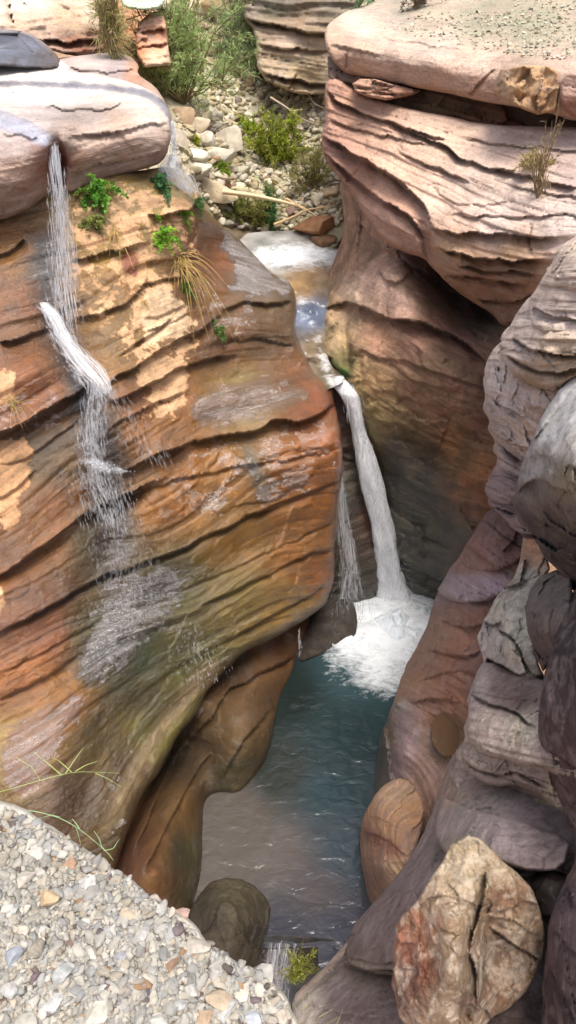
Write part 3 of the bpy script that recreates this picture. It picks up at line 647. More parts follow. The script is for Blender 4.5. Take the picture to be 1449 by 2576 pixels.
SLAB = Rock('rock_slab', 'huge pale cream slab overhanging the orange wall, notched where the left waterfall drops', 'rock slab',
    [(-430, 130), (0, 135), (60, 140), (150, 148), (180, 170), (175, 182), (250, 188), (330, 205), (390, 232), (425, 270), (436, 310), (432, 350), (420, 392), (390, 420), (310, 440), (240, 462), (180, 488), (160, 478), (146, 470),
     (130, 480), (112, 495), (60, 530), (0, 556), (-430, 590)],
    [(-110, 140, 13.6), (60, 142, 13.4), (170, 175, 12.9), (330, 205, 12.6), (425, 270, 12.0), (0, 250, 11.3), (200, 250, 11.7), (200, 300, 11.0), (0, 330, 9.95), (130, 362, 9.85), (330, 330, 10.9), (436, 330, 11.5), (430, 390, 11.5),
     (300, 430, 11.1), (180, 400, 10.4), (180, 480, 10.5), (0, 400, 9.6), (0, 550, 9.7), (110, 400, 9.75), (100, 490, 9.9), (-110, 400, 9.2), (-110, 590, 9.4), (140, 400, 10.2)],
    [(50, 170, (238, 225, 215)), (200, 210, (238, 225, 215)), (100, 240, (242, 228, 218)), (320, 230, (235, 215, 200)), (60, 200, (240, 226, 216)), (220, 290, (205, 180, 168)), (100, 280, (218, 195, 185)), (380, 290, (240, 220, 200)),
     (300, 320, (220, 180, 150)), (200, 350, (225, 190, 165)), (400, 340, (215, 180, 155)), (300, 380, (190, 150, 130)), (220, 400, (185, 135, 100)), (400, 395, (180, 135, 115)), (250, 440, (165, 120, 95)), (40, 370, (210, 185, 175)),
     (50, 420, (190, 150, 125)), (40, 500, (175, 140, 120)), (150, 400, (120, 62, 38)), (118, 400, (150, 85, 55))],
    M_slab, step=4, jit=3, er=.35, ew=22, big=(.06, .7), fine=(.028, 3), beds=(.03, .3), bedwarp=.1, fac=(.05, 1.3), gain=(.66, .68, .68), seed=24, thick=2.2,
    stc=[(0, 140, 10.6), (330, 210, 10.4), (0, 340, 10.0), (420, 280, 10.0), (200, 330, 9.9), (0, 400, 9.7), (200, 360, 9.7), (430, 325, 9.7), (0, 550, 8.8), (200, 480, 8.8), (420, 400, 8.8), (0, 250, 10.2), (300, 260, 10.15)],
    ledges=[([(100, 268), (200, 278), (280, 272), (330, 245)], .03, 5, .08, 22), ([(-20, 205), (100, 210), (250, 214), (370, 228)], .02, 5, .01, 10), ([(165, 348), (260, 335), (350, 322), (435, 300)], .07, 12, .04, 12),
            ([(170, 440), (250, 415), (350, 395), (430, 372)], .06, 10, .04, 14), ([(0, 262), (30, 275), (60, 272)], .04, 6, .03, 8)],
    bumps=[(143, 430, 15, 62, 0, -.75)],
    over=[([(-60, 270), (20, 285), (90, 315), (150, 352), (140, 366), (110, 368), (60, 345), (0, 318), (-60, 305)], (172, 170, 182), 7, 6, 1.8),  # blue-grey on the wet stream channel paints its sky reflection
          ([(-40, 203), (100, 206), (250, 212), (360, 222), (420, 255), (438, 320), (430, 330), (412, 275), (360, 240), (240, 222), (-40, 212)], (110, 105, 115), 6, 5, 1.3),
          ([(128, 345), (160, 350), (176, 470), (168, 480), (150, 390), (130, 395), (112, 480), (100, 480), (118, 400)], (125, 65, 40), 8, 6, .9)])

# ================================================================== RIGHT SIDE, FAR
LFACE = Rock('cliff', 'smooth pink and brown stained wall just right of the main waterfall', 'cliff',
    [(850, 440), (960, 470), (1080, 560), (1180, 640), (1300, 740), (1330, 800), (1290, 860), (1270, 950), (1290, 1120), (1290, 1240), (1230, 1360), (1160, 1520), (1080, 1560), (960, 1560), (930, 1500), (905, 1400), (890, 1200), (880, 1050), (872, 950),
     (850, 935), (818, 905), (810, 860), (812, 800), (806, 720), (832, 680), (858, 610), (868, 540)],
    [(870, 500, 15.2), (850, 640, 15.4), (810, 720, 15.2), (812, 800, 13.9), (815, 900, 12.6), (880, 700, 13.9), (900, 820, 12.7), (890, 940, 12.0), (1000, 640, 12.9), (1100, 730, 12.9), (1200, 800, 12.9), (1280, 860, 12.2), (1000, 760, 11.9),
     (1050, 800, 11.6), (1150, 880, 11.3), (1000, 900, 11.7), (1220, 960, 10.9), (950, 1100, 11.9), (1050, 1000, 11.3), (1150, 1100, 10.9), (1240, 1200, 10.3), (1000, 1300, 11.7), (1100, 1300, 11.1), (1000, 1480, -1, .1), (1090, 1500, -1, .1), (940, 1480, -1, .15), (1200, 1350, 10.4), (900, 1150, 12.5)],
    [(835, 760, (210, 165, 120)), (880, 640, (190, 140, 115)), (880, 740, (215, 175, 150)), (940, 720, (210, 165, 145)), (830, 850, (185, 150, 105)), (850, 920, (110, 100, 50)), (1000, 740, (195, 150, 130)), (1100, 700, (110, 75, 62)), (1180, 790, (95, 65, 58)),  # dark tones in the overhang recess paint its shade
     (950, 850, (175, 125, 95)), (1050, 850, (165, 118, 95)), (1150, 900, (155, 108, 88)), (930, 980, (190, 145, 95)), (950, 1060, (160, 130, 80)), (1050, 980, (148, 108, 80)), (1180, 980, (150, 105, 82)), (1000, 1120, (100, 78, 48)), (1080, 1150, (85, 65, 42)),
     (1150, 1120, (150, 95, 50)), (1220, 1080, (120, 75, 55)), (1180, 1250, (140, 85, 48)), (1020, 1250, (72, 66, 48)), (1080, 1350, (70, 60, 42)), (1150, 1400, (110, 70, 42)), (1000, 1400, (48, 50, 42)), (1060, 1480, (60, 58, 48)), (1200, 1180, (165, 105, 60))],
    M_low, step=4, jit=4, er=.4, ew=34, big=(.12, .6), fine=(.035, 2.6), beds=(.03, .5), fac=((.12, .9), (.05, 3)), seed=31, thick=4.5, shrink=.05,
    stc=[(820, 800, 5.6), (880, 830, 5.8), (1000, 850, 6.0), (1100, 920, 6.1), (1230, 980, 6.1), (870, 720, 6.5), (1000, 780, 6.5), (1100, 830, 6.5), (1240, 920, 6.5), (900, 600, 7.3), (1200, 780, 7.3), (950, 1100, 4.2), (1220, 1200, 4.4), (950, 1400, 2), (1150, 1400, 2.4)],
    ledges=[([(815, 775), (870, 752), (910, 775), (960, 795), (1040, 808), (1120, 838), (1180, 870), (1230, 915)], .45, 34, .12, 26), ([(880, 880), (960, 900), (1060, 920), (1160, 960), (1225, 980)], .10, 18, .04, 14),
            ([(960, 620), (1020, 660), (1090, 700), (1180, 760)], .3, 26, .1, 16), ([(870, 480), (900, 560), (980, 640), (1080, 700), (1150, 740)], .2, 26, .05, 16)],
    bumps=[(840, 830, 20, 70, 0, .12), (872, 880, 10, 70, -5, -.25), (1000, 700, 90, 30, 15, .15), (950, 640, 40, 60, -40, -.2), (1100, 1100, 120, 160, 0, -.12)], wet=.1,
    over=[([(810, 905), (850, 925), (878, 930), (884, 955), (850, 945), (820, 930)], (52, 88, 24), 5, 10, .3),
          ([(950, 1150), (1080, 1180), (1140, 1330), (1100, 1500), (960, 1500), (950, 1300)], (62, 58, 42), 40, 30, 1.2),
          ([(905, 950), (945, 1060), (960, 1130), (930, 1120), (900, 1020)], (178, 158, 98), 14, 14, .2),
          ([(880, 1000), (1000, 1120), (1100, 1200), (1250, 1300), (1100, 1560), (900, 1560)], None, 60, 30, .9)])

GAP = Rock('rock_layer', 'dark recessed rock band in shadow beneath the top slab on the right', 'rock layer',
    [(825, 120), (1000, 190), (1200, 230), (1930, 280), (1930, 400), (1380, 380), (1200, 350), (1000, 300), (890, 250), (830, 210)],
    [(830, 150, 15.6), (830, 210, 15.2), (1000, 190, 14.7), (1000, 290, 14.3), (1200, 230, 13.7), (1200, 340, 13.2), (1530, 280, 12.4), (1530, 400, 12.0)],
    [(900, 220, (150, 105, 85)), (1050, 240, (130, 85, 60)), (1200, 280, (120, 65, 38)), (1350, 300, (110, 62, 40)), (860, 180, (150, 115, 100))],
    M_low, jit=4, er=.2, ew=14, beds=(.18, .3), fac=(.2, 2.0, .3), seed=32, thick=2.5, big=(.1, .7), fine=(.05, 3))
Rock('rock_layer', 'small stack of thin pinkish rock plates jutting from the dark gap under the slab', 'rock layer',
    [(885, 210), (905, 198), (945, 200), (1000, 215), (1060, 228), (1040, 240), (970, 252), (920, 243), (892, 232)],
    [(890, 215, 14.3), (950, 205, 14.0), (1050, 230, 13.8), (940, 248, 13.8)], [(930, 220, (200, 145, 115)), (1000, 232, (170, 115, 88))],
    M_pink, jit=3, er=.3, ew=10, beds=(.14, .22), fac=(.2, 2.5, .5), smooth=0, seed=33, thick=.8, big=(.05, 1), ledges=[([(890, 222), (990, 226)], .2, 4, .02, 4), ([(900, 234), (1000, 238)], .2, 4, .02, 4)])

MID = Rock('cliff', 'pink rounded sandstone shelves in the middle of the right side, below the dark gap', 'cliff',
    [(822, 200), (850, 195), (900, 232), (1000, 268), (1150, 300), (1300, 318), (1930, 330), (1930, 640), (1449, 660), (1400, 680), (1375, 740), (1310, 810), (1262, 822), (1235, 785), (1180, 755), (1125, 712), (1085, 672), (1070, 648), (1010, 635), (960, 600), (920, 550),
     (885, 490), (870, 470), (840, 430), (812, 392), (806, 345), (818, 300), (814, 240)],
    [(825, 205, 14.8), (815, 260, 14.7), (808, 350, 14.5), (850, 430, 14.0), (900, 235, 14.5), (1000, 275, 13.7), (1150, 310, 12.9), (1300, 330, 12.0), (1530, 345, 10.9), (900, 330, 14.0), (1000, 370, 13.1), (1100, 430, 12.3), (1250, 450, 11.2), (1530, 480, 9.6),
     (900, 480, 13.7), (950, 560, 12.9), (1010, 620, 12.3), (1070, 640, 11.8), (1050, 540, 12.0), (1150, 560, 11.1), (1150, 640, 10.8), (1300, 580, 10.1), (1449, 590, 9.3), (1180, 730, 11.3), (1300, 660, 9.9), (1300, 740, 10.1), (1262, 815, 10.6), (1400, 660, 9.3), (1530, 640, 9.0)],
    [(860, 230, (205, 155, 130)), (850, 300, (205, 155, 130)), (830, 370, (180, 130, 112)), (950, 320, (215, 172, 148)), (1100, 330, (225, 190, 168)), (1300, 360, (210, 182, 170)), (1000, 420, (228, 188, 165)), (1100, 500, (232, 195, 178)), (1000, 520, (205, 155, 130)),
     (900, 450, (190, 140, 118)), (1200, 480, (225, 198, 185)), (1350, 480, (220, 195, 185)), (1250, 560, (225, 200, 192)), (1400, 560, (218, 198, 192)), (950, 560, (200, 155, 138)), (1050, 620, (195, 150, 130)), (1150, 640, (200, 160, 125)), (1300, 640, (205, 165, 130)),
     (1200, 700, (165, 118, 88)), (1300, 720, (165, 120, 90)), (1260, 790, (130, 95, 75)), (1449, 420, (200, 175, 170))],
    M_pink, step=3.3, jit=4, er=.45, ew=26, big=(.10, .7), fine=(.035, 3), beds=(.055, .28), bedwarp=.12, fac=(.07, 1.5), gain=(.84, .82, .74), seed=34, thick=3.0, shrink=.045,
    stc=[(830, 210, 9.6), (1000, 280, 9.6), (1300, 340, 9.6), (1530, 380, 9.6), (815, 300, 9.1), (1000, 350, 9.15), (1150, 400, 9.2), (1300, 450, 9.2), (1449, 470, 9.25), (808, 380, 8.7), (900, 430, 8.6), (1000, 480, 8.6), (1080, 560, 8.5), (1250, 600, 8.6), (1449, 600, 8.7),
         (850, 440, 8.3), (920, 520, 8.2), (1020, 610, 8.1), (1150, 660, 8.1), (1300, 690, 8.1), (1180, 740, 7.6), (1300, 780, 7.5)],
    ledges=[([(830, 300), (900, 330), (1000, 350), (1080, 370)], .12, 7, .05, 8), ([(1130, 540), (1250, 545), (1400, 540), (1500, 545)], .10, 7, .04, 8), ([(1150, 672), (1250, 680), (1350, 690)], .26, 9, .10, 8), ([(1200, 750), (1300, 760), (1340, 740)], .26, 9, .10, 8), ([(1280, 470), (1400, 490), (1500, 500)], .12, 8, .05, 8), ([(1170, 350), (1280, 365), (1400, 375), (1500, 390)], .12, 7, .05, 8), ([(822, 225), (860, 262), (950, 300), (1040, 325), (1120, 350)], .26, 10, .10, 11),
            ([(990, 315), (1060, 340), (1130, 372), (1170, 405), (1230, 425), (1300, 432)], .3, 10, .1, 10),
            ([(812, 340), (870, 375), (950, 420), (1030, 470), (1075, 525), (1085, 570)], .42, 22, .18, 18),
            ([(820, 385), (880, 440), (960, 500), (1050, 560), (1070, 600)], .40, 16, .16, 16),
            ([(850, 370), (900, 395), (990, 450), (1040, 490)], .2, 9, .08, 9),
            ([(1085, 570), (1130, 590), (1200, 585), (1300, 590), (1400, 600)], .34, 16, .12, 14),
            ([(1100, 620), (1180, 650), (1280, 655), (1370, 650)], .45, 14, .14, 12), ([(1120, 690), (1200, 700), (1330, 715)], .40, 14, .12, 12),
            ([(1240, 430), (1330, 445), (1449, 470)], .3, 10, .1, 10), ([(1090, 470), (1150, 520), (1300, 510)], .03, 8, .02, 10), ([(1000, 385), (1100, 420), (1180, 460)], .14, 12, .05, 12),
            ([(1340, 560), (1332, 600), (1340, 640)], .1, 6, .02, 6)],
    bumps=[(1075, 620, 14, 60, -15, -.35), (980, 540, 80, 26, 40, .15), (1180, 500, 100, 50, 10, -.08), (1200, 430, 120, 30, 12, .06)])

TOP = Rock('rock_slab', 'big pinkish top slab at the upper right, its flat top strewn with greenish gravel', 'rock slab',
    [(815, 90), (822, 65), (850, 42), (890, 22), (940, 5), (1010, -30), (1010, -110), (1930, -110), (1930, 330), (1449, 306), (1400, 292), (1330, 274), (1200, 252), (1100, 232), (1000, 212), (910, 190), (870, 184), (848, 165), (820, 130)],
    [(818, 90, 15.4), (830, 150, 14.9), (880, 40, 17.0), (960, 0, 17.6), (900, 110, 14.6), (900, 180, 14.6), (1000, 130, 13.8), (1000, 205, 13.9), (1000, 60, 15.7), (1100, 150, 13.2), (1100, 228, 13.3), (1200, 160, 12.8), (1200, 248, 12.6), (1330, 160, 12.0), (1330, 270, 11.8),
     (1449, 165, 11.3), (1449, 300, 11.1), (1530, 170, 10.9), (1530, 320, 10.7), (1200, 60, 14.8), (1200, -60, 17.2), (1449, 60, 13.4), (1449, -80, 16.2), (1010, -100, 19.8), (1530, -100, 16.0)],
    [(850, 100, (210, 175, 150)), (900, 150, (205, 165, 140)), (860, 150, (195, 150, 128)), (900, 60, (225, 205, 190)), (1000, 100, (222, 190, 172)), (1000, 60, (200, 185, 170)), (1000, 20, (190, 178, 158)), (1100, 180, (212, 172, 150)), (1100, 215, (195, 150, 125)), (1200, 160, (225, 190, 172)),
     (1200, 60, (178, 170, 145)), (1350, 60, (172, 166, 138)), (1449, 100, (185, 172, 148)), (1300, 0, (170, 165, 138)), (1200, 225, (185, 140, 115)), (1430, 170, (225, 190, 170)), (1430, 240, (190, 150, 130)), (1060, 40, (200, 185, 160)), (1100, 130, (215, 195, 180))],
    M_pink, step=4, jit=4, er=.3, ew=16, big=(.07, .8), fine=(.03, 3), beds=(.02, .35), fac=(.08, 1.4), gain=(.74, .73, .67), seed=35, thick=2.5,
    stc=[(820, 100, 10.0), (1000, 120, 10.1), (1200, 150, 10.1), (1449, 160, 10.2), (830, 160, 9.6), (1000, 208, 9.5), (1200, 250, 9.5), (1449, 300, 9.4), (900, 30, 10.4), (1449, 0, 10.8)],
    ledges=[([(830, 108), (880, 128), (960, 138)], .08, 7, .04, 8), ([(940, 90), (1010, 100), (1090, 120), (1180, 128)], .05, 6, .03, 7), ([(875, 140), (876, 165), (870, 182)], .12, 6, .03, 6), ([(1180, 240), (1215, 200), (1250, 168)], .1, 7, .03, 8)],
    over=[([(960, 60), (1449, -120), (1530, -120), (1530, 150), (1380, 155), (1200, 130), (1080, 95)], None, 30, 20, 0)])
Rock('boulder', 'rough broken tan block set into the front edge of the top right slab', 'boulder',
    [(1250, 200), (1262, 172), (1300, 164), (1380, 163), (1406, 178), (1410, 205), (1396, 280), (1350, 288), (1290, 262), (1255, 240), (1242, 225)],
    [(1250, 205, 12.0), (1400, 175, 11.3), (1396, 275, 11.05), (1300, 260, 11.5)], [(1320, 200, (190, 145, 100)), (1350, 250, (185, 135, 90)), (1290, 190, (180, 138, 100))],
    M_grey, step=3, jit=4, er=.3, ew=12, fac=(.22, 3.2, .6), smooth=0, stk=.12, seed=36, big=(.15, 2.2), fine=(.10, 4), rid=.14, thick=.9, beds=(0, 1), shrink=.15)
Rock('boulder', 'small reddish rock at the right frame edge beside the rough tan block', 'boulder',
    [(1412, 205), (1425, 185), (1449, 180), (1530, 190), (1530, 320), (1449, 300), (1418, 280), (1408, 240)], [(1415, 230, 11.05), (1530, 200, 10.6), (1530, 310, 10.5)],
    [(1430, 215, (195, 150, 130)), (1440, 270, (140, 85, 62))], M_pink, jit=3, er=.3, ew=16, seed=37, beds=(.04, .2), thick=.8)
Rock('rock_layer', 'low orange layered ledge rising behind the gravel at the top right', 'rock layer',
    [(1030, -60), (1320, -60), (1310, -10), (1260, 12), (1180, 22), (1110, 20), (1060, 18), (1040, 0)], [(1040, -40, 18.2), (1060, 12, 16.8), (1300, -40, 17.4), (1250, 8, 16.2), (1150, 20, 16.5)],
    [(1100, 5, (210, 165, 115)), (1200, 10, (215, 165, 115)), (1280, -10, (205, 170, 125))], M_slab, jit=3, er=.3, ew=9, seed=38, beds=(.12, .25), thick=1, ledges=[([(1050, 4), (1270, 0)], .2, 5, .03, 5)])

# rocks in the chute by the fall
Rock('boulder', 'dark brown wet block in the chute beside the orange wall and the main waterfall', 'boulder',
    [(830, 960), (865, 985), (890, 1060), (915, 1150), (935, 1250), (950, 1340), (958, 1420), (955, 1485), (935, 1520), (870, 1540), (820, 1540), (800, 1300), (810, 1050)],
    [(840, 970, 12.3), (890, 1060, 12.2), (850, 1150, 12.0), (940, 1300, 11.9), (870, 1300, 11.6), (950, 1480, 11.4), (850, 1500, 11.2), (900, 1400, 11.4)],
    [(860, 1000, (110, 82, 70)), (870, 1120, (95, 62, 45)), (900, 1200, (95, 82, 62)), (860, 1280, (80, 75, 68)), (900, 1380, (85, 60, 40)), (925, 1460, (70, 55, 35)), (940, 1300, (120, 75, 45))],
    M_dark, jit=3, er=.35, ew=22, seed=41, wet=.6, big=(.15, 1), fine=(.05, 3), thick=2, beds=(.05, .5), ledges=[([(850, 1150), (900, 1155)], .1, 8, .05, 8)])
Rock('boulder', 'dark low rock at the pool edge under the orange bulge, left of the foam', 'boulder',
    [(735, 1640), (745, 1560), (790, 1500), (840, 1470), (885, 1500), (900, 1560), (893, 1605), (870, 1625), (820, 1640), (760, 1668), (738, 1672)],
    [(740, 1650, -1, .05), (800, 1645, -1, .03), (885, 1610, -1, 0), (895, 1560, -1, .3), (800, 1540, -1, .12), (850, 1500, -1, .25), (770, 1600, -1, .12), (750, 1560, -1, .0)],
    [(800, 1590, (52, 40, 34)), (870, 1560, (60, 50, 44)), (760, 1620, (46, 32, 25))], M_dark, jit=3, er=.1, ew=14, fac=((.06, 1.3), (.04, 4)), stk=.12, seed=42, wet=.35, big=(.08, 1), thick=1, beds=(0, 1))

# ================================================================== RIGHT SIDE, NEAR
TOWER = Rock('cliff', 'stacked rounded pale mauve rock tower with many thin ledges at the right edge', 'cliff',
    [(1930, 530), (1449, 598), (1398, 632), (1392, 660), (1374, 676), (1380, 700), (1350, 722), (1346, 745), (1316, 770), (1300, 800), (1284, 822), (1262, 850), (1266, 872), (1236, 890), (1226, 925), (1214, 960), (1224, 1000), (1216, 1030), (1232, 1060), (1226, 1085), (1246, 1110), (1232, 1135), (1256, 1160), (1216, 1212), (1240, 1235), (1222, 1258), (1262, 1300), (1290, 1330), (1400, 1360), (1930, 1360)],
    [(1530, 540, 7.8), (1449, 610, 8.0), (1375, 690, 8.2), (1300, 800, 8.4), (1235, 900, 8.6), (1220, 1000, 8.3), (1240, 1150, 7.7), (1230, 1260, 7.2), (1449, 750, 6.9), (1350, 850, 7.0), (1280, 900, 7.6), (1330, 960, 6.9), (1449, 900, 6.4), (1300, 1050, 7.0),
     (1400, 1050, 6.3), (1300, 1150, 6.9), (1290, 1320, 6.6), (1530, 900, 6.0), (1400, 1250, 6.2), (1530, 1300, 5.6)],
    [(1420, 640, (205, 180, 165)), (1400, 720, (200, 175, 160)), (1330, 780, (195, 175, 172)), (1430, 800, (205, 182, 172)), (1300, 870, (200, 178, 170)), (1400, 870, (205, 178, 150)), (1330, 950, (165, 135, 105)), (1240, 950, (205, 190, 190)), (1300, 1000, (200, 185, 188)),
     (1240, 1060, (180, 160, 158)), (1330, 1060, (195, 170, 158)), (1300, 1120, (200, 175, 165)), (1260, 1150, (175, 150, 145)), (1270, 1220, (130, 105, 110)), (1250, 1270, (150, 130, 140)), (1449, 950, (180, 150, 115))],
    M_near, step=3.3, jit=8, er=.45, ew=32, big=(.10, 1), fine=(.03, 4), beds=(.13, .34), bedwarp=.10, fac=(.06, 2.2), sat=.7, smooth=1, gain=(1.0, .96, .86), seed=51, thick=3, shrink=.06,
    stc=[(1449, 610, 9.2), (1375, 700, 8.9), (1449, 720, 8.8), (1350, 740, 8.7), (1449, 850, 8.3), (1350, 830, 8.35), (1270, 860, 8.3), (1449, 930, 7.9), (1350, 950, 7.95), (1265, 900, 7.95), (1220, 960, 7.7), (1300, 1060, 7.4), (1400, 1120, 7.4), (1240, 1100, 7.1), (1300, 1180, 7.0), (1240, 1250, 6.4), (1400, 1300, 6.4)],
    ledges=[([(1262, 860), (1275, 905), (1320, 950), (1380, 972), (1449, 930)], .60, 22, .22, 14), ([(1375, 690), (1420, 712), (1500, 720)], .36, 9, .12, 9), ([(1395, 650), (1449, 668), (1500, 670)], .30, 9, .12, 9),
            ([(1330, 760), (1350, 800), (1400, 838), (1500, 850)], .36, 11, .15, 11), ([(1285, 860), (1330, 900), (1400, 910), (1480, 895)], .30, 9, .12, 9),
            ([(1222, 985), (1255, 1030), (1310, 1070), (1350, 1095)], .42, 13, .15, 11), ([(1230, 1095), (1280, 1130), (1320, 1165)], .45, 14, .15, 10), ([(1225, 1225), (1270, 1245), (1310, 1240)], .4, 9, .12, 8), ([(1225, 1270), (1260, 1280), (1300, 1290)], .4, 11, .12, 8)])
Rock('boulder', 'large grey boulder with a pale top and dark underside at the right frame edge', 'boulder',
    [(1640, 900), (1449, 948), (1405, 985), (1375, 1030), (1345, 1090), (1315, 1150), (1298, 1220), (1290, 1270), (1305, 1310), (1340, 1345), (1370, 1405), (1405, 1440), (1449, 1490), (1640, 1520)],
    [(1530, 900, 6.0), (1449, 955, 5.7), (1375, 1035, 5.5), (1300, 1200, 5.3), (1305, 1300, 5.1), (1449, 1100, 4.7), (1400, 1200, 4.6), (1449, 1300, 4.3), (1370, 1340, 4.9), (1449, 1450, 4.9), (1530, 1250, 4.0), (1530, 1500, 4.6)],
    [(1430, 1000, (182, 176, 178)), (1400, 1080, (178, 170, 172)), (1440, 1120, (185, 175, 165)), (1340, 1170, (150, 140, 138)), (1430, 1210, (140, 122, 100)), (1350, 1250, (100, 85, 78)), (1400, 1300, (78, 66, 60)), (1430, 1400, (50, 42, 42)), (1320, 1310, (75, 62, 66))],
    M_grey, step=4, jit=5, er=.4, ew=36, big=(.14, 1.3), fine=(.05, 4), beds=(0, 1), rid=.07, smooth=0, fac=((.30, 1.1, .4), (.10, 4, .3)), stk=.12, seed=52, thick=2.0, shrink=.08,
    ledges=[([(1300, 1240), (1350, 1200), (1400, 1230), (1449, 1240)], .10, 50, .05, 30)])

JB = Rock('cliff', 'smooth reddish-brown buttress curving down to the pool on the right, holding a pothole', 'cliff',
    [(1330, 1290), (1262, 1280), (1225, 1285), (1195, 1335), (1140, 1425), (1086, 1530), (1055, 1620), (1012, 1700), (986, 1765), (962, 1830), (946, 1900), (937, 1980), (930, 2030), (960, 2100), (1030, 2130), (1120, 2080), (1190, 1950), (1230, 1850), (1290, 1700), (1320, 1560), (1380, 1420), (1380, 1330)],
    [(1320, 1300, 7.6), (1235, 1290, 8.3), (1195, 1340, 8.5), (1086, 1530, 9.4), (1055, 1620, 9.0), (1012, 1700, 8.4), (962, 1830, 7.3), (946, 1900, -1, .3), (937, 1990, -1, .05), (930, 2035, -1, 0.0), (1150, 1480, 8.0), (1250, 1450, 7.1), (1200, 1600, 7.0), (1120, 1600, 7.6), (1080, 1700, 7.2), (1180, 1700, 6.5),
     (1020, 1800, 6.9), (1100, 1820, 6.3), (1160, 1850, 5.9), (1000, 1900, 6.3), (1060, 1950, 5.9), (1120, 2000, 5.3), (1000, 2060, 5.6), (1350, 1400, 6.8)],
    [(1230, 1310, (120, 85, 82)), (1280, 1380, (110, 72, 65)), (1200, 1380, (140, 95, 88)), (1180, 1420, (150, 105, 95)), (1180, 1480, (175, 150, 160)), (1120, 1490, (165, 135, 138)), (1250, 1500, (140, 95, 85)), (1150, 1550, (168, 118, 98)), (1220, 1570, (150, 100, 82)), (1080, 1600, (170, 125, 105)),
     (1150, 1650, (165, 105, 80)), (1220, 1680, (140, 88, 68)), (1050, 1700, (165, 115, 88)), (1120, 1740, (160, 100, 72)), (1010, 1760, (170, 125, 100)), (1000, 1850, (150, 95, 62)), (965, 1850, (95, 62, 32)), (960, 1950, (88, 66, 28)), (1040, 1800, (165, 125, 115)), (1100, 1800, (155, 100, 70)), (1000, 1920, (165, 140, 140)),
     (1060, 1950, (180, 135, 118)), (1100, 2000, (175, 130, 112)), (1120, 1870, (120, 92, 62))],
    M_near, step=4, jit=8, er=.5, ew=30, big=(.10, .9), fine=(.03, 3.5), beds=(.08, .40), fac=((.07, 1.6), (.03, 4)), sat=.85, gain=(.92, 1.0, .92), stk=1.0, seed=53, thick=3, wet=.25, shrink=.05,
    stc=[(1230, 1310, 5.6), (1350, 1400, 5.6), (1150, 1420, 4.9), (1250, 1500, 4.9), (1086, 1530, 4.2), (1250, 1600, 4.3), (1030, 1680, 3.3), (1200, 1720, 3.5), (970, 1850, 1.9), (1150, 1850, 2.7), (940, 2000, .5), (1100, 2050, 1.6), (1020, 1950, 1.3)],
    ledges=[([(1130, 1440), (1190, 1470), (1290, 1450)], .32, 14, .14, 14), ([(1100, 1480), (1180, 1515), (1280, 1500)], .22, 9, .10, 12), ([(1110, 1560), (1180, 1580), (1250, 1565)], .12, 16, .06, 14), ([(1075, 1640), (1150, 1655), (1215, 1640)], .12, 18, .07, 16), ([(1030, 1770), (1090, 1760), (1165, 1775)], .10, 20, .06, 16), ([(1150, 1400), (1220, 1420), (1300, 1400)], .16, 12, .08, 12), ([(1200, 1350), (1260, 1360), (1320, 1400)], .26, 12, .10, 12),
            ([(1040, 1720), (1110, 1690), (1160, 1690), (1230, 1710)], -.0, 20, .10, 14), ([(965, 1800), (975, 1870), (985, 1950), (1000, 2010)], -.10, 16, -.12, 12)],
    bumps=[(1132, 1845, 50, 64, 12, -.52), (1170, 1620, 90, 30, 0, -.14), (1150, 1760, 70, 34, -10, -.16), (1060, 1620, 24, 120, 20, .12), (1020, 1850, 26, 90, 12, .12), (1230, 1560, 50, 40, 0, -.1)],
    over=[([(1120, 1440), (1190, 1465), (1290, 1440), (1290, 1500), (1180, 1512), (1100, 1478)], (188, 166, 178), 12, 14, .6),
          ([(1000, 1760), (1045, 1780), (1050, 1900), (1000, 2000), (975, 1960), (985, 1850)], (168, 140, 135), 14, 14, 1.1),
          ([(960, 1790), (985, 1790), (988, 1900), (975, 1960), (965, 2000), (935, 2000), (945, 1880)], (92, 68, 28), 8, 8, .9)])
BULGE = Rock('boulder', 'smooth orange rock bulge with diagonal bands above the pool edge on the right', 'boulder',
    [(1000, 1955), (1040, 1968), (1066, 2020), (1062, 2085), (1040, 2150), (1000, 2220), (945, 2290), (925, 2260), (910, 2190), (905, 2110), (915, 2050), (950, 1990)],
    [(1000, 1955, 6.1), (1050, 1975, 5.6), (908, 2110, -1, .35), (912, 2190, -1, .1), (930, 2260, -1, .1), (990, 2080, 4.9), (960, 2180, 4.55), (1050, 2050, 5.0), (1000, 2180, 4.4), (950, 2030, 5.5)],
    [(1000, 1990, (205, 160, 125)), (1020, 2050, (195, 140, 90)), (940, 2080, (180, 128, 95)), (980, 2100, (185, 135, 98)), (960, 2150, (165, 115, 85)), (990, 2190, (190, 150, 110)), (940, 2210, (150, 105, 75)), (1040, 2110, (150, 105, 80))],
    M_near, step=3, jit=3, er=.22, ew=24, big=(.05, 1.2), fine=(.02, 4), beds=(.06, .35), stk=1.0, fac=((.10, 1.6), (.03, 5)), seed=54, thick=1.5, shrink=.06,
    ledges=[([(915, 2095), (960, 2105), (1010, 2140), (1030, 2160)], .06, 10, .03, 12), ([(925, 2050), (980, 2070), (1040, 2100)], .03, 8, .02, 10)],
    over=[([(912, 2085), (960, 2098), (1020, 2140), (1005, 2160), (950, 2128), (910, 2120)], (140, 92, 68), 8, 8, None)])
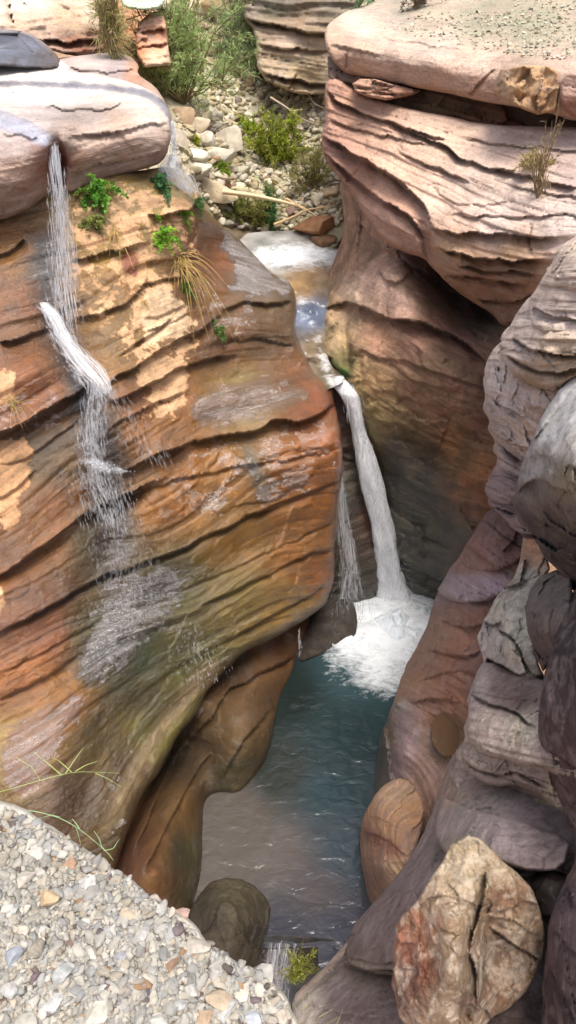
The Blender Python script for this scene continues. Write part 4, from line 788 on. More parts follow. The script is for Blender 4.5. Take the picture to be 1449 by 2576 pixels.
SLOPE = Rock('cliff', 'purple-grey sloping rock ramp descending to the pool outlet at the bottom right', 'cliff',
    [(1160, 1870), (1132, 1905), (1100, 1990), (1072, 2080), (1035, 2150), (985, 2225), (920, 2292), (875, 2360), (862, 2385), (800, 2450), (735, 2512), (752, 2600), (800, 2680), (1100, 2680), (1530, 2680), (1530, 2100), (1449, 1950), (1300, 1880)],
    [(1150, 1880, 5.4), (1105, 1990, 4.7), (1072, 2080, 4.4), (985, 2225, 3.85), (920, 2292, 3.7), (865, 2380, 3.3), (735, 2512, 2.75), (800, 2660, 2.0), (1000, 2400, 2.75), (1000, 2280, 3.15), (1000, 2600, 1.9), (900, 2500, 2.5), (1150, 2050, 3.9), (1150, 2200, 3.1), (1300, 2100, 3.3),
     (1400, 2150, 3.0), (1300, 2250, 2.8), (1350, 2230, 2.7), (1250, 2400, 2.5), (1400, 2300, 2.5), (1400, 2550, 2.0), (1200, 2600, 1.9), (1530, 2600, 1.7)],
    [(1120, 2000, (165, 130, 115)), (1150, 1950, (160, 135, 120)), (1100, 2080, (150, 128, 125)), (1160, 2050, (140, 125, 122)), (1200, 2050, (135, 118, 120)), (1050, 2180, (135, 112, 115)), (1300, 2110, (140, 118, 125)), (1350, 2160, (120, 98, 102)), (1250, 2080, (150, 130, 135)), (1330, 2230, (100, 82, 80)),
     (1120, 2140, (125, 112, 105)), (960, 2280, (120, 98, 98)), (1000, 2320, (115, 92, 90)), (930, 2330, (125, 104, 106)), (880, 2400, (105, 80, 75)), (950, 2400, (112, 88, 80)), (900, 2440, (130, 110, 92)), (850, 2500, (125, 104, 104)), (900, 2550, (112, 88, 86)), (1300, 2550, (90, 68, 65)), (770, 2510, (185, 165, 152))],
    M_nearer, step=4, jit=7, er=.25, ew=26, big=(.06, 1.4), fine=(.022, 7), beds=(.025, .3), fac=((.14, 1.3, .2), (.05, 4), (.015, 12)), sat=.7, gain=(.92, .93, .86), stk=.35, seed=55, thick=3, wet=.12, shrink=.05,
    ledges=[([(1140, 2000), (1120, 2060), (1130, 2130), (1110, 2180)], .12, 14, .05, 12), ([(880, 2340), (950, 2370), (1000, 2385)], .14, 16, .07, 14), ([(1290, 2140), (1350, 2180), (1440, 2200)], .2, 12, .07, 10), ([(770, 2520), (880, 2560), (990, 2560)], .10, 18, .05, 16), ([(1180, 2020), (1240, 2070), (1320, 2090), (1380, 2110), (1449, 2160)], .0, 10, .0, 10), ([(1120, 2190), (1200, 2190), (1300, 2205), (1400, 2185)], .28, 9, .08, 10), ([(955, 2290), (970, 2330), (1000, 2350)], .22, 8, .08, 9),
            ([(870, 2395), (930, 2420), (1000, 2430)], .2, 12, .10, 12), ([(865, 2425), (930, 2445), (1000, 2450)], .22, 10, .07, 9), ([(1110, 1990), (1105, 2060), (1080, 2120), (1020, 2200)], .14, 12, .06, 12)],
    bumps=[(1090, 2080, 14, 80, 20, -.08), (1340, 2290, 40, 60, 0, -.3), (1060, 2160, 30, 40, 20, .06)],
    over=[([(735, 2505), (800, 2440), (870, 2375), (880, 2385), (800, 2462), (745, 2525)], (195, 172, 155), 7, 6, None), ([(870, 2412), (1000, 2432), (1000, 2452), (870, 2430)], (175, 150, 118), 8, 10, None)])
LAY = Rock('cliff', 'pale rounded rock body with wavy layers edged in painted shade, right of the pothole', 'cliff',
    [(1222, 1660), (1192, 1712), (1176, 1762), (1180, 1790), (1164, 1830), (1168, 1862), (1146, 1890), (1150, 1915), (1134, 1950), (1140, 1985), (1180, 2050), (1230, 2072), (1300, 2082), (1370, 2108), (1440, 2135), (1530, 2150), (1530, 1750), (1400, 1740), (1320, 1740)],
    [(1225, 1665, 5.9), (1175, 1790, 5.3), (1140, 1950, 4.6), (1180, 2045, 4.1), (1300, 2080, 3.6), (1440, 2130, 3.3), (1300, 1740, 5.3), (1250, 1850, 4.55), (1350, 1900, 4.0), (1300, 2000, 3.85), (1400, 2050, 3.5), (1530, 1900, 3.4), (1530, 2100, 3.1), (1220, 1960, 4.3)],
    [(1210, 1720, (175, 155, 150)), (1250, 1720, (110, 88, 85)), (1300, 1760, (95, 72, 68)), (1230, 1830, (195, 170, 158)), (1320, 1830, (205, 185, 165)), (1220, 1900, (190, 165, 150)), (1320, 1900, (190, 165, 150)), (1250, 1960, (145, 120, 105)), (1350, 1960, (150, 120, 105)), (1250, 2010, (125, 95, 90)), (1350, 2040, (115, 82, 78)),
     (1380, 2000, (165, 140, 112)), (1160, 1950, (165, 140, 130)), (1400, 1880, (170, 140, 125))],
    M_nearer, step=4, jit=4, er=.4, ew=26, big=(.06, 1.2), fine=(.024, 7), beds=(.07, .22), bedwarp=.08, fac=((.08, 2.0), (.03, 5)), seed=56, smooth=0, thick=2.2, shrink=.06,
    stc=[(1200, 1700, 6.2), (1320, 1760, 6.1), (1180, 1830, 5.8), (1300, 1850, 5.75), (1400, 1860, 5.75), (1175, 1900, 5.4), (1250, 1935, 5.4), (1400, 1985, 5.4), (1150, 1970, 5.1), (1250, 2000, 5.1), (1400, 2050, 5.1), (1200, 2060, 4.8), (1400, 2115, 4.8)],
    ledges=[            ([(1136, 1955), (1155, 2000), (1178, 2032), (1205, 2052), (1275, 2064), (1350, 2077), (1430, 2120)], .40, 16, .14, 12), ([(1175, 1775), (1220, 1790), (1290, 1800), (1350, 1840)], .14, 16, .07, 12), ([(1185, 1720), (1225, 1735), (1290, 1770)], .14, 12, .07, 10),
            ([(1210, 1935), (1260, 1948), (1320, 1945), (1390, 1990)], .08, 7, .03, 8)],
    over=[([(1190, 1915), (1245, 1945), (1310, 1930), (1400, 1990), (1390, 2005), (1310, 1950), (1240, 1962)], (88, 62, 52), 7, 6, None), ([(1230, 1700), (1280, 1700), (1360, 1790), (1370, 1830), (1300, 1790), (1240, 1760)], (92, 70, 68), 14, 12, None)])  # dark strips paint shade under a ledge and below the pale block
PBLK = Rock('boulder', 'pale angular rock block perched above the pale layered body, below the grey boulder', 'boulder',
    [(1320, 1348), (1350, 1352), (1372, 1395), (1385, 1430), (1345, 1470), (1330, 1560), (1345, 1640), (1366, 1700), (1364, 1775), (1345, 1795), (1290, 1745), (1225, 1700), (1216, 1660), (1202, 1605), (1215, 1560), (1245, 1510), (1290, 1450), (1312, 1400)],
    [(1320, 1350, 6.8), (1372, 1400, 6.3), (1300, 1450, 6.3), (1210, 1600, 5.9), (1225, 1690, 5.4), (1290, 1600, 5.3), (1330, 1700, 4.9), (1355, 1780, 4.9), (1260, 1540, 5.7)],
    [(1340, 1400, (205, 150, 115)), (1320, 1450, (200, 185, 170)), (1270, 1520, (200, 185, 170)), (1240, 1600, (190, 175, 168)), (1300, 1600, (205, 190, 170)), (1300, 1680, (185, 165, 150)), (1330, 1730, (125, 100, 85)), (1250, 1690, (170, 148, 140))],
    M_grey, step=3, jit=6, er=.15, ew=12, big=(.08, 1.6), fine=(.03, 4), rid=.05, beds=(.04, .25), fac=((.26, 1.5, .6), (.10, 4, .3)), smooth=0, stk=.12, seed=57, thick=1.2, shrink=.1,
    ledges=[([(1225, 1655), (1280, 1680), (1345, 1720), (1366, 1725)], .45, 16, .16, 10), ([(1215, 1560), (1235, 1575), (1260, 1560)], .25, 8, .1, 8), ([(1250, 1580), (1300, 1620), (1330, 1680)], .16, 6, .08, 10)])
Rock('boulder', 'small dark rough rock wedged under the grey boulder beside the pale block', 'boulder',
    [(1400, 1432), (1365, 1445), (1335, 1480), (1322, 1530), (1328, 1590), (1345, 1645), (1368, 1690), (1400, 1650), (1440, 1560), (1440, 1450)],
    [(1400, 1435, 5.4), (1325, 1540, 5.0), (1368, 1685, 4.5), (1430, 1500, 4.6), (1390, 1560, 4.5)], [(1380, 1470, (125, 112, 105)), (1360, 1540, (105, 90, 88)), (1370, 1640, (85, 68, 66)), (1410, 1500, (110, 98, 95))],
    M_grey, step=3, jit=4, er=.35, ew=24, big=(.08, 2), fine=(.04, 5), rid=.07, beds=(0, 1), fac=(.12, 3.5, .5), smooth=0, stk=.12, seed=58, thick=.9, shrink=.1)
DARKW = Rock('cliff', 'maroon near wall along the lower right edge, darkened in colour for deep shade', 'cliff',
    [(1530, 1440), (1449, 1480), (1420, 1530), (1398, 1600), (1372, 1680), (1352, 1780), (1354, 1860), (1375, 1930), (1400, 2000), (1430, 2070), (1449, 2120), (1440, 2180), (1400, 2260), (1380, 2330), (1372, 2400), (1362, 2500), (1362, 2680), (1560, 2680), (1560, 1440)],
    [(1449, 1490, 4.6), (1398, 1600, 4.2), (1354, 1800, 3.7), (1375, 1930, 3.4), (1440, 2100, 2.9), (1400, 2260, 2.4), (1375, 2400, 2.1), (1365, 2600, 1.7), (1449, 1700, 3.5), (1449, 1900, 3.05), (1449, 2300, 2.1), (1449, 2500, 1.7), (1560, 1600, 3.3), (1560, 2000, 2.6), (1560, 2500, 1.5)],
    [(1420, 1580, (62, 48, 56)), (1430, 1680, (45, 34, 44)), (1400, 1750, (82, 60, 62)), (1390, 1850, (92, 62, 64)), (1430, 1900, (100, 66, 60)), (1430, 2000, (110, 72, 60)), (1440, 2080, (130, 92, 75)), (1430, 2180, (135, 100, 80)), (1420, 2260, (95, 74, 80)), (1440, 2350, (120, 95, 98)), (1400, 2350, (110, 80, 78)), (1430, 2450, (95, 70, 66)), (1400, 2520, (75, 52, 50))],  # deep shade is put into these dark tones and the low gain
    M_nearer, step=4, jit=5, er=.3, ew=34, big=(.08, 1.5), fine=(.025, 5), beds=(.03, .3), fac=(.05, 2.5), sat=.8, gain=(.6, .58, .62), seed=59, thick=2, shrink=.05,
    ledges=[([(1360, 1870), (1400, 1900), (1480, 1960)], .1, 14, .04, 12), ([(1400, 2010), (1440, 2080), (1480, 2100)], .1, 12, .03, 10), ([(1449, 2110), (1425, 2160), (1420, 2210), (1449, 2290)], .12, 18, .04, 12), ([(1385, 2320), (1420, 2370), (1480, 2420)], .08, 12, .03, 10), ([(1375, 2420), (1410, 2480), (1460, 2600)], .08, 12, .03, 10)])
BLOCK = Rock('boulder', 'big pitted tan and reddish boulder jammed in the cleft at the bottom right', 'boulder',
    [(1175, 2098), (1205, 2104), (1230, 2128), (1262, 2158), (1300, 2192), (1340, 2240), (1362, 2290), (1372, 2350), (1366, 2400), (1352, 2440), (1320, 2500), (1285, 2530), (1240, 2560), (1210, 2590), (1150, 2600), (1090, 2620), (1040, 2600), (1004, 2560), (985, 2480), (990, 2400), (995, 2330), (1012, 2300), (1050, 2262), (1080, 2215), (1110, 2170), (1130, 2125)],
    [(1180, 2105, 2.75), (1250, 2155, 2.65), (1362, 2300, 2.38), (1366, 2400, 2.2), (1285, 2520, 1.95), (1150, 2590, 1.72), (1004, 2540, 1.88), (990, 2400, 2.2), (1050, 2262, 2.45), (1110, 2170, 2.65), (1195, 2250, 2.36), (1165, 2350, 2.12), (1150, 2450, 1.90), (1225, 2330, 2.32), (1290, 2320, 2.30), (1090, 2400, 2.08), (1280, 2430, 2.1), (1225, 2430, 2.12)],
    [(1170, 2120, (175, 158, 130)), (1160, 2180, (200, 182, 155)), (1200, 2200, (190, 172, 142)), (1270, 2200, (175, 150, 118)), (1260, 2250, (150, 108, 82)), (1310, 2260, (140, 108, 85)), (1130, 2230, (195, 172, 145)), (1080, 2260, (190, 165, 140)), (1060, 2320, (175, 122, 95)), (1180, 2300, (165, 140, 112)), (1030, 2380, (160, 100, 75)), (1060, 2440, (140, 85, 62)),
     (1130, 2380, (175, 148, 118)), (1170, 2450, (165, 142, 115)), (1240, 2320, (165, 132, 105)), (1250, 2380, (112, 88, 78)), (1300, 2330, (180, 150, 120)), (1340, 2330, (165, 135, 105)), (1330, 2380, (125, 95, 75)), (1300, 2430, (120, 95, 72)), (1260, 2470, (155, 110, 82)), (1300, 2490, (165, 130, 100)), (1020, 2500, (125, 85, 68)), (1120, 2530, (165, 140, 115)), (1180, 2530, (110, 80, 66)), (1200, 2570, (150, 125, 100)), (1200, 2450, (85, 66, 55)), (1220, 2200, (165, 145, 120))],
    M_blk, step=3, jit=5, er=.10, ew=12, big=(.06, 3), fine=(.03, 9), rid=.05, beds=(0, 1), fac=((.20, 1.7, .7), (.07, 6, .4), (.025, 16, .4)), smooth=0, stk=.12, gain=(.66, .62, .54), seed=60, thick=.9, shrink=.1,
    ledges=[([(1225, 2190), (1222, 2240), (1205, 2300), (1190, 2350), (1180, 2400)], .13, 14, .06, 12), ([(1180, 2400), (1200, 2450), (1200, 2530)], .14, 18, .06, 14), ([(1230, 2330), (1290, 2370), (1370, 2420)], .10, 10, .05, 10), ([(1220, 2300), (1280, 2310), (1350, 2355)], .03, 10, .03, 12)],
    bumps=[(1175, 2545, 26, 24, 0, -.16), (1060, 2400, 30, 60, 0, .04), (1040, 2450, 24, 20, 0, -.04), (1260, 2390, 34, 24, 20, -.05), (1140, 2360, 30, 120, 10, .03)])

# jutting layers of the near rocks
plate(TOWER, [(1449, 590), (1400, 628), (1388, 660), (1372, 694), (1400, 716), (1449, 736), (1530, 748), (1530, 540)], .85, 101)
plate(TOWER, [(1376, 680), (1350, 722), (1330, 752), (1318, 786), (1338, 818), (1372, 846), (1449, 864), (1540, 866), (1540, 640), (1400, 650)], .68, 102, ledges=[([(1340, 775), (1400, 800), (1500, 812)], .42, 9, .14, 9)])
plate(TOWER, [(1330, 745), (1296, 800), (1270, 838), (1260, 870), (1268, 908), (1300, 946), (1350, 974), (1400, 986), (1449, 948), (1540, 930), (1540, 700), (1400, 710)], .54, 103, er=.4,
      ledges=[([(1275, 890), (1330, 925), (1400, 938), (1470, 915)], .42, 9, .08, 8), ([(1290, 850), (1340, 880), (1420, 895), (1500, 890)], .42, 9, .08, 8)])
plate(TOWER, [(1262, 850), (1232, 892), (1212, 946), (1224, 1000), (1258, 1040), (1300, 1072), (1345, 1100), (1420, 1110), (1540, 1100), (1540, 860), (1320, 830)], .30, 104, ledges=[([(1222, 985), (1270, 1022), (1320, 1050)], .42, 9, .08, 8)])
plate(TOWER, [(1232, 1035), (1232, 1080), (1262, 1112), (1310, 1142), (1360, 1160), (1420, 1160), (1400, 1040), (1300, 1000)], .22, 105, ledges=[([(1235, 1090), (1290, 1122), (1360, 1140)], .4, 9, .12, 9)])
plate(TOWER, [(1222, 1212), (1218, 1240), (1240, 1262), (1290, 1268), (1320, 1240), (1290, 1210), (1250, 1195)], .36, 106, er=.3)
plate(LAY, [(1222, 1660), (1194, 1712), (1178, 1762), (1174, 1820), (1176, 1863), (1205, 1895), (1265, 1910), (1354, 1926), (1420, 1960), (1530, 2000), (1530, 1740), (1320, 1700)], .50, 107, er=.35,
      ledges=[([(1182, 1745), (1225, 1770), (1290, 1790), (1350, 1830)], .26, 9, .06, 10)])
plate(LAY, [(1178, 1830), (1160, 1880), (1158, 1910), (1175, 1938), (1205, 1964), (1245, 1984), (1300, 1978), (1350, 1998), (1394, 2032), (1450, 2072), (1540, 2095), (1540, 1840), (1300, 1820)], .28, 108, er=.35, ledges=[([(1165, 1905), (1200, 1935), (1250, 1950), (1310, 1945), (1380, 1985)], .24, 8, .06, 8)])
plate(SLOPE, [(1104, 2000), (1140, 2020), (1200, 2040), (1300, 2060), (1440, 2110), (1412, 2186), (1330, 2192), (1280, 2180), (1200, 2150), (1120, 2156), (1092, 2100)], .24, 109, er=.25, ew=24, thick=.5)
plate(SLOPE, [(864, 2385), (925, 2304), (985, 2250), (1060, 2240), (1060, 2400), (1010, 2442), (930, 2446), (872, 2424)], .20, 110, er=.22, ew=22, thick=.4, ledges=[([(868, 2405), (930, 2422), (1010, 2420)], .08, 7, .04, 8)])
plate(JB, [(1262, 1278), (1226, 1285), (1196, 1335), (1148, 1412), (1180, 1438), (1250, 1436), (1310, 1412), (1350, 1350), (1330, 1290)], .38, 111, er=.4)
plate(JB, [(1150, 1405), (1118, 1456), (1098, 1492), (1140, 1512), (1190, 1522), (1250, 1506), (1310, 1480), (1330, 1400), (1200, 1410)], .22, 112, er=.35, over=[([(1120, 1440), (1190, 1460), (1290, 1440), (1290, 1500), (1180, 1515), (1100, 1490)], (168, 148, 158), 12, 14, .6)])

OUT = Rock('streambed', None, None, [(600, 2360), (700, 2350), (820, 2360), (880, 2380), (860, 2460), (800, 2560), (640, 2560), (600, 2480)],
    [(650, 2385, -1, -.10), (760, 2385, -1, -.10), (860, 2385, -1, -.15), (700, 2420, -1, -.7), (780, 2430, -1, -.6), (700, 2540, -1, -1.3), (820, 2540, -1, -.9)],
    [(700, 2400, (60, 60, 62)), (780, 2450, (38, 36, 28)), (700, 2480, (50, 56, 58))], M_dark, jit=3, er=0, ew=6, wet=1.2, big=(.08, 2), fine=(.03, 5), seed=91, kind='structure', thick=.6, stk=.2)
Rock('cliff', 'added unseen rock mass beyond the right frame edge, shading the near wall', 'cliff',  # added out-of-view mass that blocks sky light from the lower right rocks
    [(1500, 1380), (1560, 1150), (1700, 1000), (2300, 900), (2300, 2700), (1500, 2700)],
    [(1500, 1400, 4.3), (2300, 1000, 4.0), (1500, 2600, 1.5), (2300, 2600, 1.0), (1800, 1800, 2.6), (1700, 1050, 4.6)],
    [(1700, 1700, (110, 84, 78))], M_near, step=9, jit=6, er=.3, ew=60, big=(.2, 1), beds=(.08, .4), seed=92, thick=3)

# ================================================================== POOL ROCK
PROCK = Rock('boulder', 'dark olive-brown wet boulder standing in the pool outlet beside the gravel bank', 'boulder',
    [(500, 2250), (530, 2222), (570, 2208), (610, 2210), (640, 2228), (665, 2255), (680, 2290), (675, 2330), (660, 2370), (645, 2430), (620, 2490), (540, 2480), (490, 2400), (470, 2300)],
    [(480, 2300, -1, .2), (575, 2212, -1, .35), (675, 2290, -1, .15), (650, 2400, -1, .1), (570, 2290, -1, .95), (580, 2380, -1, .8), (520, 2400, -1, .5)],
    [(580, 2260, (78, 66, 42)), (620, 2300, (72, 60, 38)), (540, 2300, (56, 44, 28)), (590, 2380, (68, 54, 34)), (640, 2340, (56, 46, 34))],
    M_dark, step=3, jit=4, er=.15, ew=16, big=(.08, 1.5), fine=(.03, 5), beds=(0, 1), fac=((.34, 1.2, .7), (.12, 4, .4)), smooth=0, stk=.12, seed=61, thick=1.2, wet=.3, shrink=.06)

# ================================================================== GRAVEL BANK
def bank_z(u, v): return 10.35
BANK = Rock('gravel_bank', None, None,
    [(-520, 1985), (-20, 2005), (30, 2022), (90, 2052), (150, 2092), (235, 2152), (300, 2186), (348, 2226), (392, 2268), (440, 2292), (478, 2318), (520, 2366), (560, 2400), (620, 2428), (680, 2462), (705, 2500), (740, 2550), (775, 2640), (790, 2800), (780, 3000), (-520, 3000)],
    [(-140, 1990, -1, 10.45), (0, 2100, -1, 10.42), (-140, 2700, -1, 10.4), (300, 2300, -1, 10.35), (200, 2700, -1, 10.35), (560, 2450, -1, 10.3), (700, 2700, -1, 10.28), (400, 2500, -1, 10.33), (100, 2400, -1, 10.4)],
    [(200, 2300, (152, 144, 130)), (100, 2100, (182, 168, 152)), (400, 2300, (180, 164, 148)), (600, 2460, (176, 160, 142)), (300, 2500, (148, 140, 126))],
    rock_mat('pale_conglomerate', scale=9, band=.08, mott=.25, bump=.7, sec=(.45, .42, .38), sec_amt=.35, varn=.25, rough=.9),
    step=4, jit=11, er=.07, ew=22, big=(.03, 4), fine=(.014, 16), rid=.006, beds=(0, 1), seed=71, kind='structure', thick=1.3, shrink=.04)

# ---------------------------------------------------------------- stones
def ico(n=2):
    import bmesh
    bm = bmesh.new(); bmesh.ops.create_icosphere(bm, subdivisions=n, radius=1)
    V = np.array([v.co[:] for v in bm.verts]); T = np.array([[v.index for v in f.verts] for f in bm.faces]); bm.free(); return V, T
IV, IT = ico()
def stone_tpl(seed, planes=15, lo=.34, hi=.62):
    r = np.random.default_rng(seed); V = IV.copy()
    for _ in range(planes):
        n = r.normal(size=3); n /= np.linalg.norm(n); d = r.uniform(lo, hi); k = V @ n - d; m = k > 0
        V[m] -= np.outer(k[m], n)
    V += .03 * fbm(V * 2.2 + seed, 2, seed)[:, None] * V
    return V / np.abs(V).max()
TPL = [stone_tpl(100 + k) for k in range(14)]
IV2, IT2 = IV, IT
IV, ITS = ico(1); TPS_ = [stone_tpl(200 + k) for k in range(14)]; IV = IV2
RTPL = [stone_tpl(300 + k, 14, .44, .72) for k in range(8)]
Ms, nd, lk, bs = newmat('broken_stone')
tn = N(nd, 'ShaderNodeAttribute', attribute_name='tint').outputs['Color']
pos = N(nd, 'ShaderNodeTexCoord').outputs['Object']
n1 = noise(nd, lk, pos, 55, 6, .65, .4); n2 = noise(nd, lk, pos, 14, 4, .6)
c = mixc(nd, lk, 'MULTIPLY', 1.0, tn, ramp(nd, lk, n1, [(.3, .72), (.52, 1.0), (.7, 1.14)]))
c = mixc(nd, lk, 'MULTIPLY', .8, c, ramp(nd, lk, n2, [(.35, .82), (.6, 1.08)]))
lk.new(c, bs.inputs['Base Color']); bs.inputs['Roughness'].default_value = .85
bp = N(nd, 'ShaderNodeBump'); bp.inputs['Strength'].default_value = .6; bp.inputs['Distance'].default_value = .006; lk.new(n1, bp.inputs['Height']); lk.new(bp.outputs[0], bs.inputs['Normal'])
Ms2, nd, lk, bs = newmat('pale_field_boulder')
tn = N(nd, 'ShaderNodeAttribute', attribute_name='tint').outputs['Color']
pos = N(nd, 'ShaderNodeTexCoord').outputs['Object']
n1 = noise(nd, lk, pos, 6, 6, .65, .4); n2 = noise(nd, lk, pos, 1.8, 4, .6)
c = mixc(nd, lk, 'MULTIPLY', 1.0, tn, ramp(nd, lk, n1, [(.3, .75), (.52, 1.0), (.7, 1.12)]))
c = mixc(nd, lk, 'MULTIPLY', .9, c, ramp(nd, lk, n2, [(.35, .78), (.6, 1.08)]))
lk.new(c, bs.inputs['Base Color']); bs.inputs['Roughness'].default_value = .85
bp = N(nd, 'ShaderNodeBump'); bp.inputs['Strength'].default_value = .6; bp.inputs['Distance'].default_value = .06; lk.new(n1, bp.inputs['Height']); lk.new(bp.outputs[0], bs.inputs['Normal'])

def rotm(r, flat=True):
    a = r.uniform(0, 2 * math.pi); tx, ty = r.normal(0, .28, 2) if flat else r.uniform(-3, 3, 2)
    ca, sa = math.cos(a), math.sin(a); Rz = np.array([[ca, -sa, 0], [sa, ca, 0], [0, 0, 1]])
    Rx = np.array([[1, 0, 0], [0, math.cos(tx), -math.sin(tx)], [0, math.sin(tx), math.cos(tx)]])
    Ry = np.array([[math.cos(ty), 0, math.sin(ty)], [0, 1, 0], [-math.sin(ty), 0, math.cos(ty)]])
    return Rx @ Ry @ Rz
GC = [(205, 198, 182), (192, 187, 174), (210, 204, 190), (184, 180, 170), (204, 192, 172), (212, 202, 184), (180, 178, 172), (196, 184, 164), (216, 210, 196), (198, 194, 184)]
GD = [(140, 112, 100), (128, 112, 112), (176, 140, 104), (120, 108, 98)]
def scatter(name, rock, poly, n, rmin, rmax, colors, mat, label, cat, seed, power=2.2, flat=(.45, .8), sink=.25, kind='stuff', excl=None, tpl=TPL, bright=1.0):
    r = np.random.default_rng(seed); Vs = []; Ts = []; Cs = []; b = 0; k = 0; tries = 0
    poly = np.array(poly, float); mn, mx = poly.min(0), poly.max(0)
    qs = r.uniform(mn, mx, (n * 4, 2)); qs = qs[inside(qs, poly)][:n]
    for (u, v) in qs:
        p = rock.at(u, v); s = rmin + (rmax - rmin) * r.random() ** power
        if excl and excl(u, v): continue
        V = tpl[r.integers(len(tpl))] * np.array([s * r.uniform(.75, 1.25), s * r.uniform(.6, 1), s * r.uniform(*flat)]); V = V @ rotm(r).T
        V = V + p + np.array([0, 0, s * sink])
        cl = lin(colors[r.integers(len(colors))]) if r.random() > .05 else lin(GD[r.integers(4)])
        cl = cl * r.uniform(.40, .62) * bright
        Vs.append(V); Ts.append((IT if len(V) == len(IV) else ITS) + b); b += len(V); Cs.append(np.tile(cl, (len(V), 1)))
    o = mesh_np(name, np.vstack(Vs), tris=np.vstack(Ts), mat=mat, attrs={'tint': np.vstack(Cs)}, smooth=False)
    tag(o, label, cat, None, kind); return o
def stone(name, rock, u, v, w_px, h_px, color, label, cat, group, seed, mat, tpl=RTPL, lift=.3, up=.75, rz=None):
    """single rock sitting on a rock face at pixel size w x h"""
    r = np.random.default_rng(seed); p = rock.at(u, v); D = np.linalg.norm(p - np.array([0, 0, CAMZ])); m = D / F
    sx_, sz_ = w_px * m / 2, h_px * m / 2
    a = r.uniform(-.5, .5) if rz is None else rz
    V = tpl[r.integers(len(tpl))].copy()
    V = V / np.abs(V).max(0) * np.array([sx_, (sx_ + sz_) * .5, sz_ * up * 1.15])
    ca, sa = math.cos(a), math.sin(a); V = V @ np.array([[ca, 0, sa], [0, 1, 0], [-sa, 0, ca]]).T
    V *= 1 + .05 * fbm(V / sx_ * 1.5 + seed, 3, seed)[:, None]
    o = mesh_np(name, V, tris=IT, mat=mat, attrs={'tint': np.tile(lin(color) * .66, (len(V), 1))}, smooth=False)
    o.location = [float(x) for x in p + np.array([0, -.2 * sx_, sz_ * lift])]
    bv = o.modifiers.new('bevel', 'BEVEL'); bv.width = float(min(sx_, sz_) * .10); bv.segments = 2; bv.limit_method = 'ANGLE'; bv.angle_limit = .35
    return tag(o, label, cat, group)

gpoly = [(-330, 2000), (-110, 2035), (60, 2050), (160, 2104), (240, 2164), (320, 2220), (420, 2290), (500, 2354), (600, 2430), (675, 2474), (712, 2530), (760, 2660), (770, 2840), (-330, 2840)]
scatter('gravel', BANK, gpoly, 13000, .0025, .013, GC, Ms, 'pale grey and cream angular gravel covering the near bank', 'gravel', 5, power=1.6, tpl=TPS_)
scatter('gravel', BANK, gpoly, 4200, .008, .024, GC, Ms, 'larger pale broken stones mixed through the near bank', 'gravel', 6, power=1.8, sink=.12, flat=(.3, .6))
# individual larger stones: described ones first
named = [(462, 2298, 46, 20, (205, 165, 150), 'small flat pinkish stone alone on the very rim of the gravel bank', 'stone'),
         (85, 2402, 75, 70, (172, 176, 182), None, None)]
stone('stone', BANK, 460, 2300, 50, 26, (212, 176, 160), 'small flat pinkish stone alone on the rim of the gravel bank above the dark boulder', 'stone', None, 900, Ms, TPL, .5, .8)
BS = [(38, 2398, 84, 60, (176, 180, 186), 'grey-blue rounded stone at the left edge of the gravel bank'), (90, 2455, 40, 44, (132, 112, 116), 'dark purplish stone among pale stones near the left edge of the bank'),
      (560, 2500, 110, 40, (200, 178, 150), None), (672, 2440, 90, 70, (196, 190, 180), 'pale block at the lower right tip of the gravel bank'), (500, 2380, 70, 44, (196, 186, 170), None), (360, 2340, 74, 46, (190, 186, 180), None),
      (230, 2390, 60, 36, (214, 206, 190), None), (560, 2540, 70, 40, (208, 206, 200), None), (430, 2420, 60, 34, (160, 130, 104), 'small brown stone standing out in the middle of the gravel'), (640, 2555, 60, 60, (198, 202, 206), None),
      (250, 2540, 80, 46, (204, 198, 182), None), (140, 2510, 84, 56, (206, 204, 198), None), (60, 2560, 90, 56, (196, 190, 176), None), (160, 2440, 60, 60, (190, 190, 186), None), (330, 2460, 66, 40, (180, 176, 170), None),
      (100, 2140, 80, 44, (212, 204, 192), None), (60, 2210, 70, 44, (206, 196, 180), None), (130, 2260, 54, 74, (206, 178, 140), 'upright tan flake of stone at the left of the bank'), (220, 2225, 70, 60, (208, 204, 196), None), (30, 2290, 60, 40, (196, 196, 190), None),
      (180, 2170, 50, 34, (186, 150, 120), None), (400, 2250, 60, 40, (214, 196, 178), None), (540, 2440, 64, 40, (186, 180, 172), None), (480, 2480, 60, 40, (202, 198, 188), None), (400, 2560, 90, 50, (210, 206, 194), None), (510, 2560, 60, 34, (186, 160, 130), None),
      (700, 2560, 60, 50, (204, 190, 170), None), (300, 2400, 50, 36, (170, 168, 170), None), (20, 2480, 60, 48, (200, 196, 190), None), (330, 2300, 60, 34, (206, 186, 160), None), (270, 2480, 54, 40, (198, 198, 194), None), (610, 2490, 66, 44, (214, 200, 182), None),
      (200, 2330, 56, 40, (182, 178, 170), None), (110, 2350, 60, 36, (212, 206, 190), None), (450, 2530, 54, 40, (190, 188, 184), None)]
for k, (u, v, a, b, c_, lb) in enumerate(BS):
    stone('stone', BANK, u, v, a * .78, b * .72, c_, lb or 'pale angular fist-sized stone lying loose on the gravel bank', 'stone', None if lb else 'loose pale stones on the gravel bank', 910 + k, Ms, TPL, .25, .75)

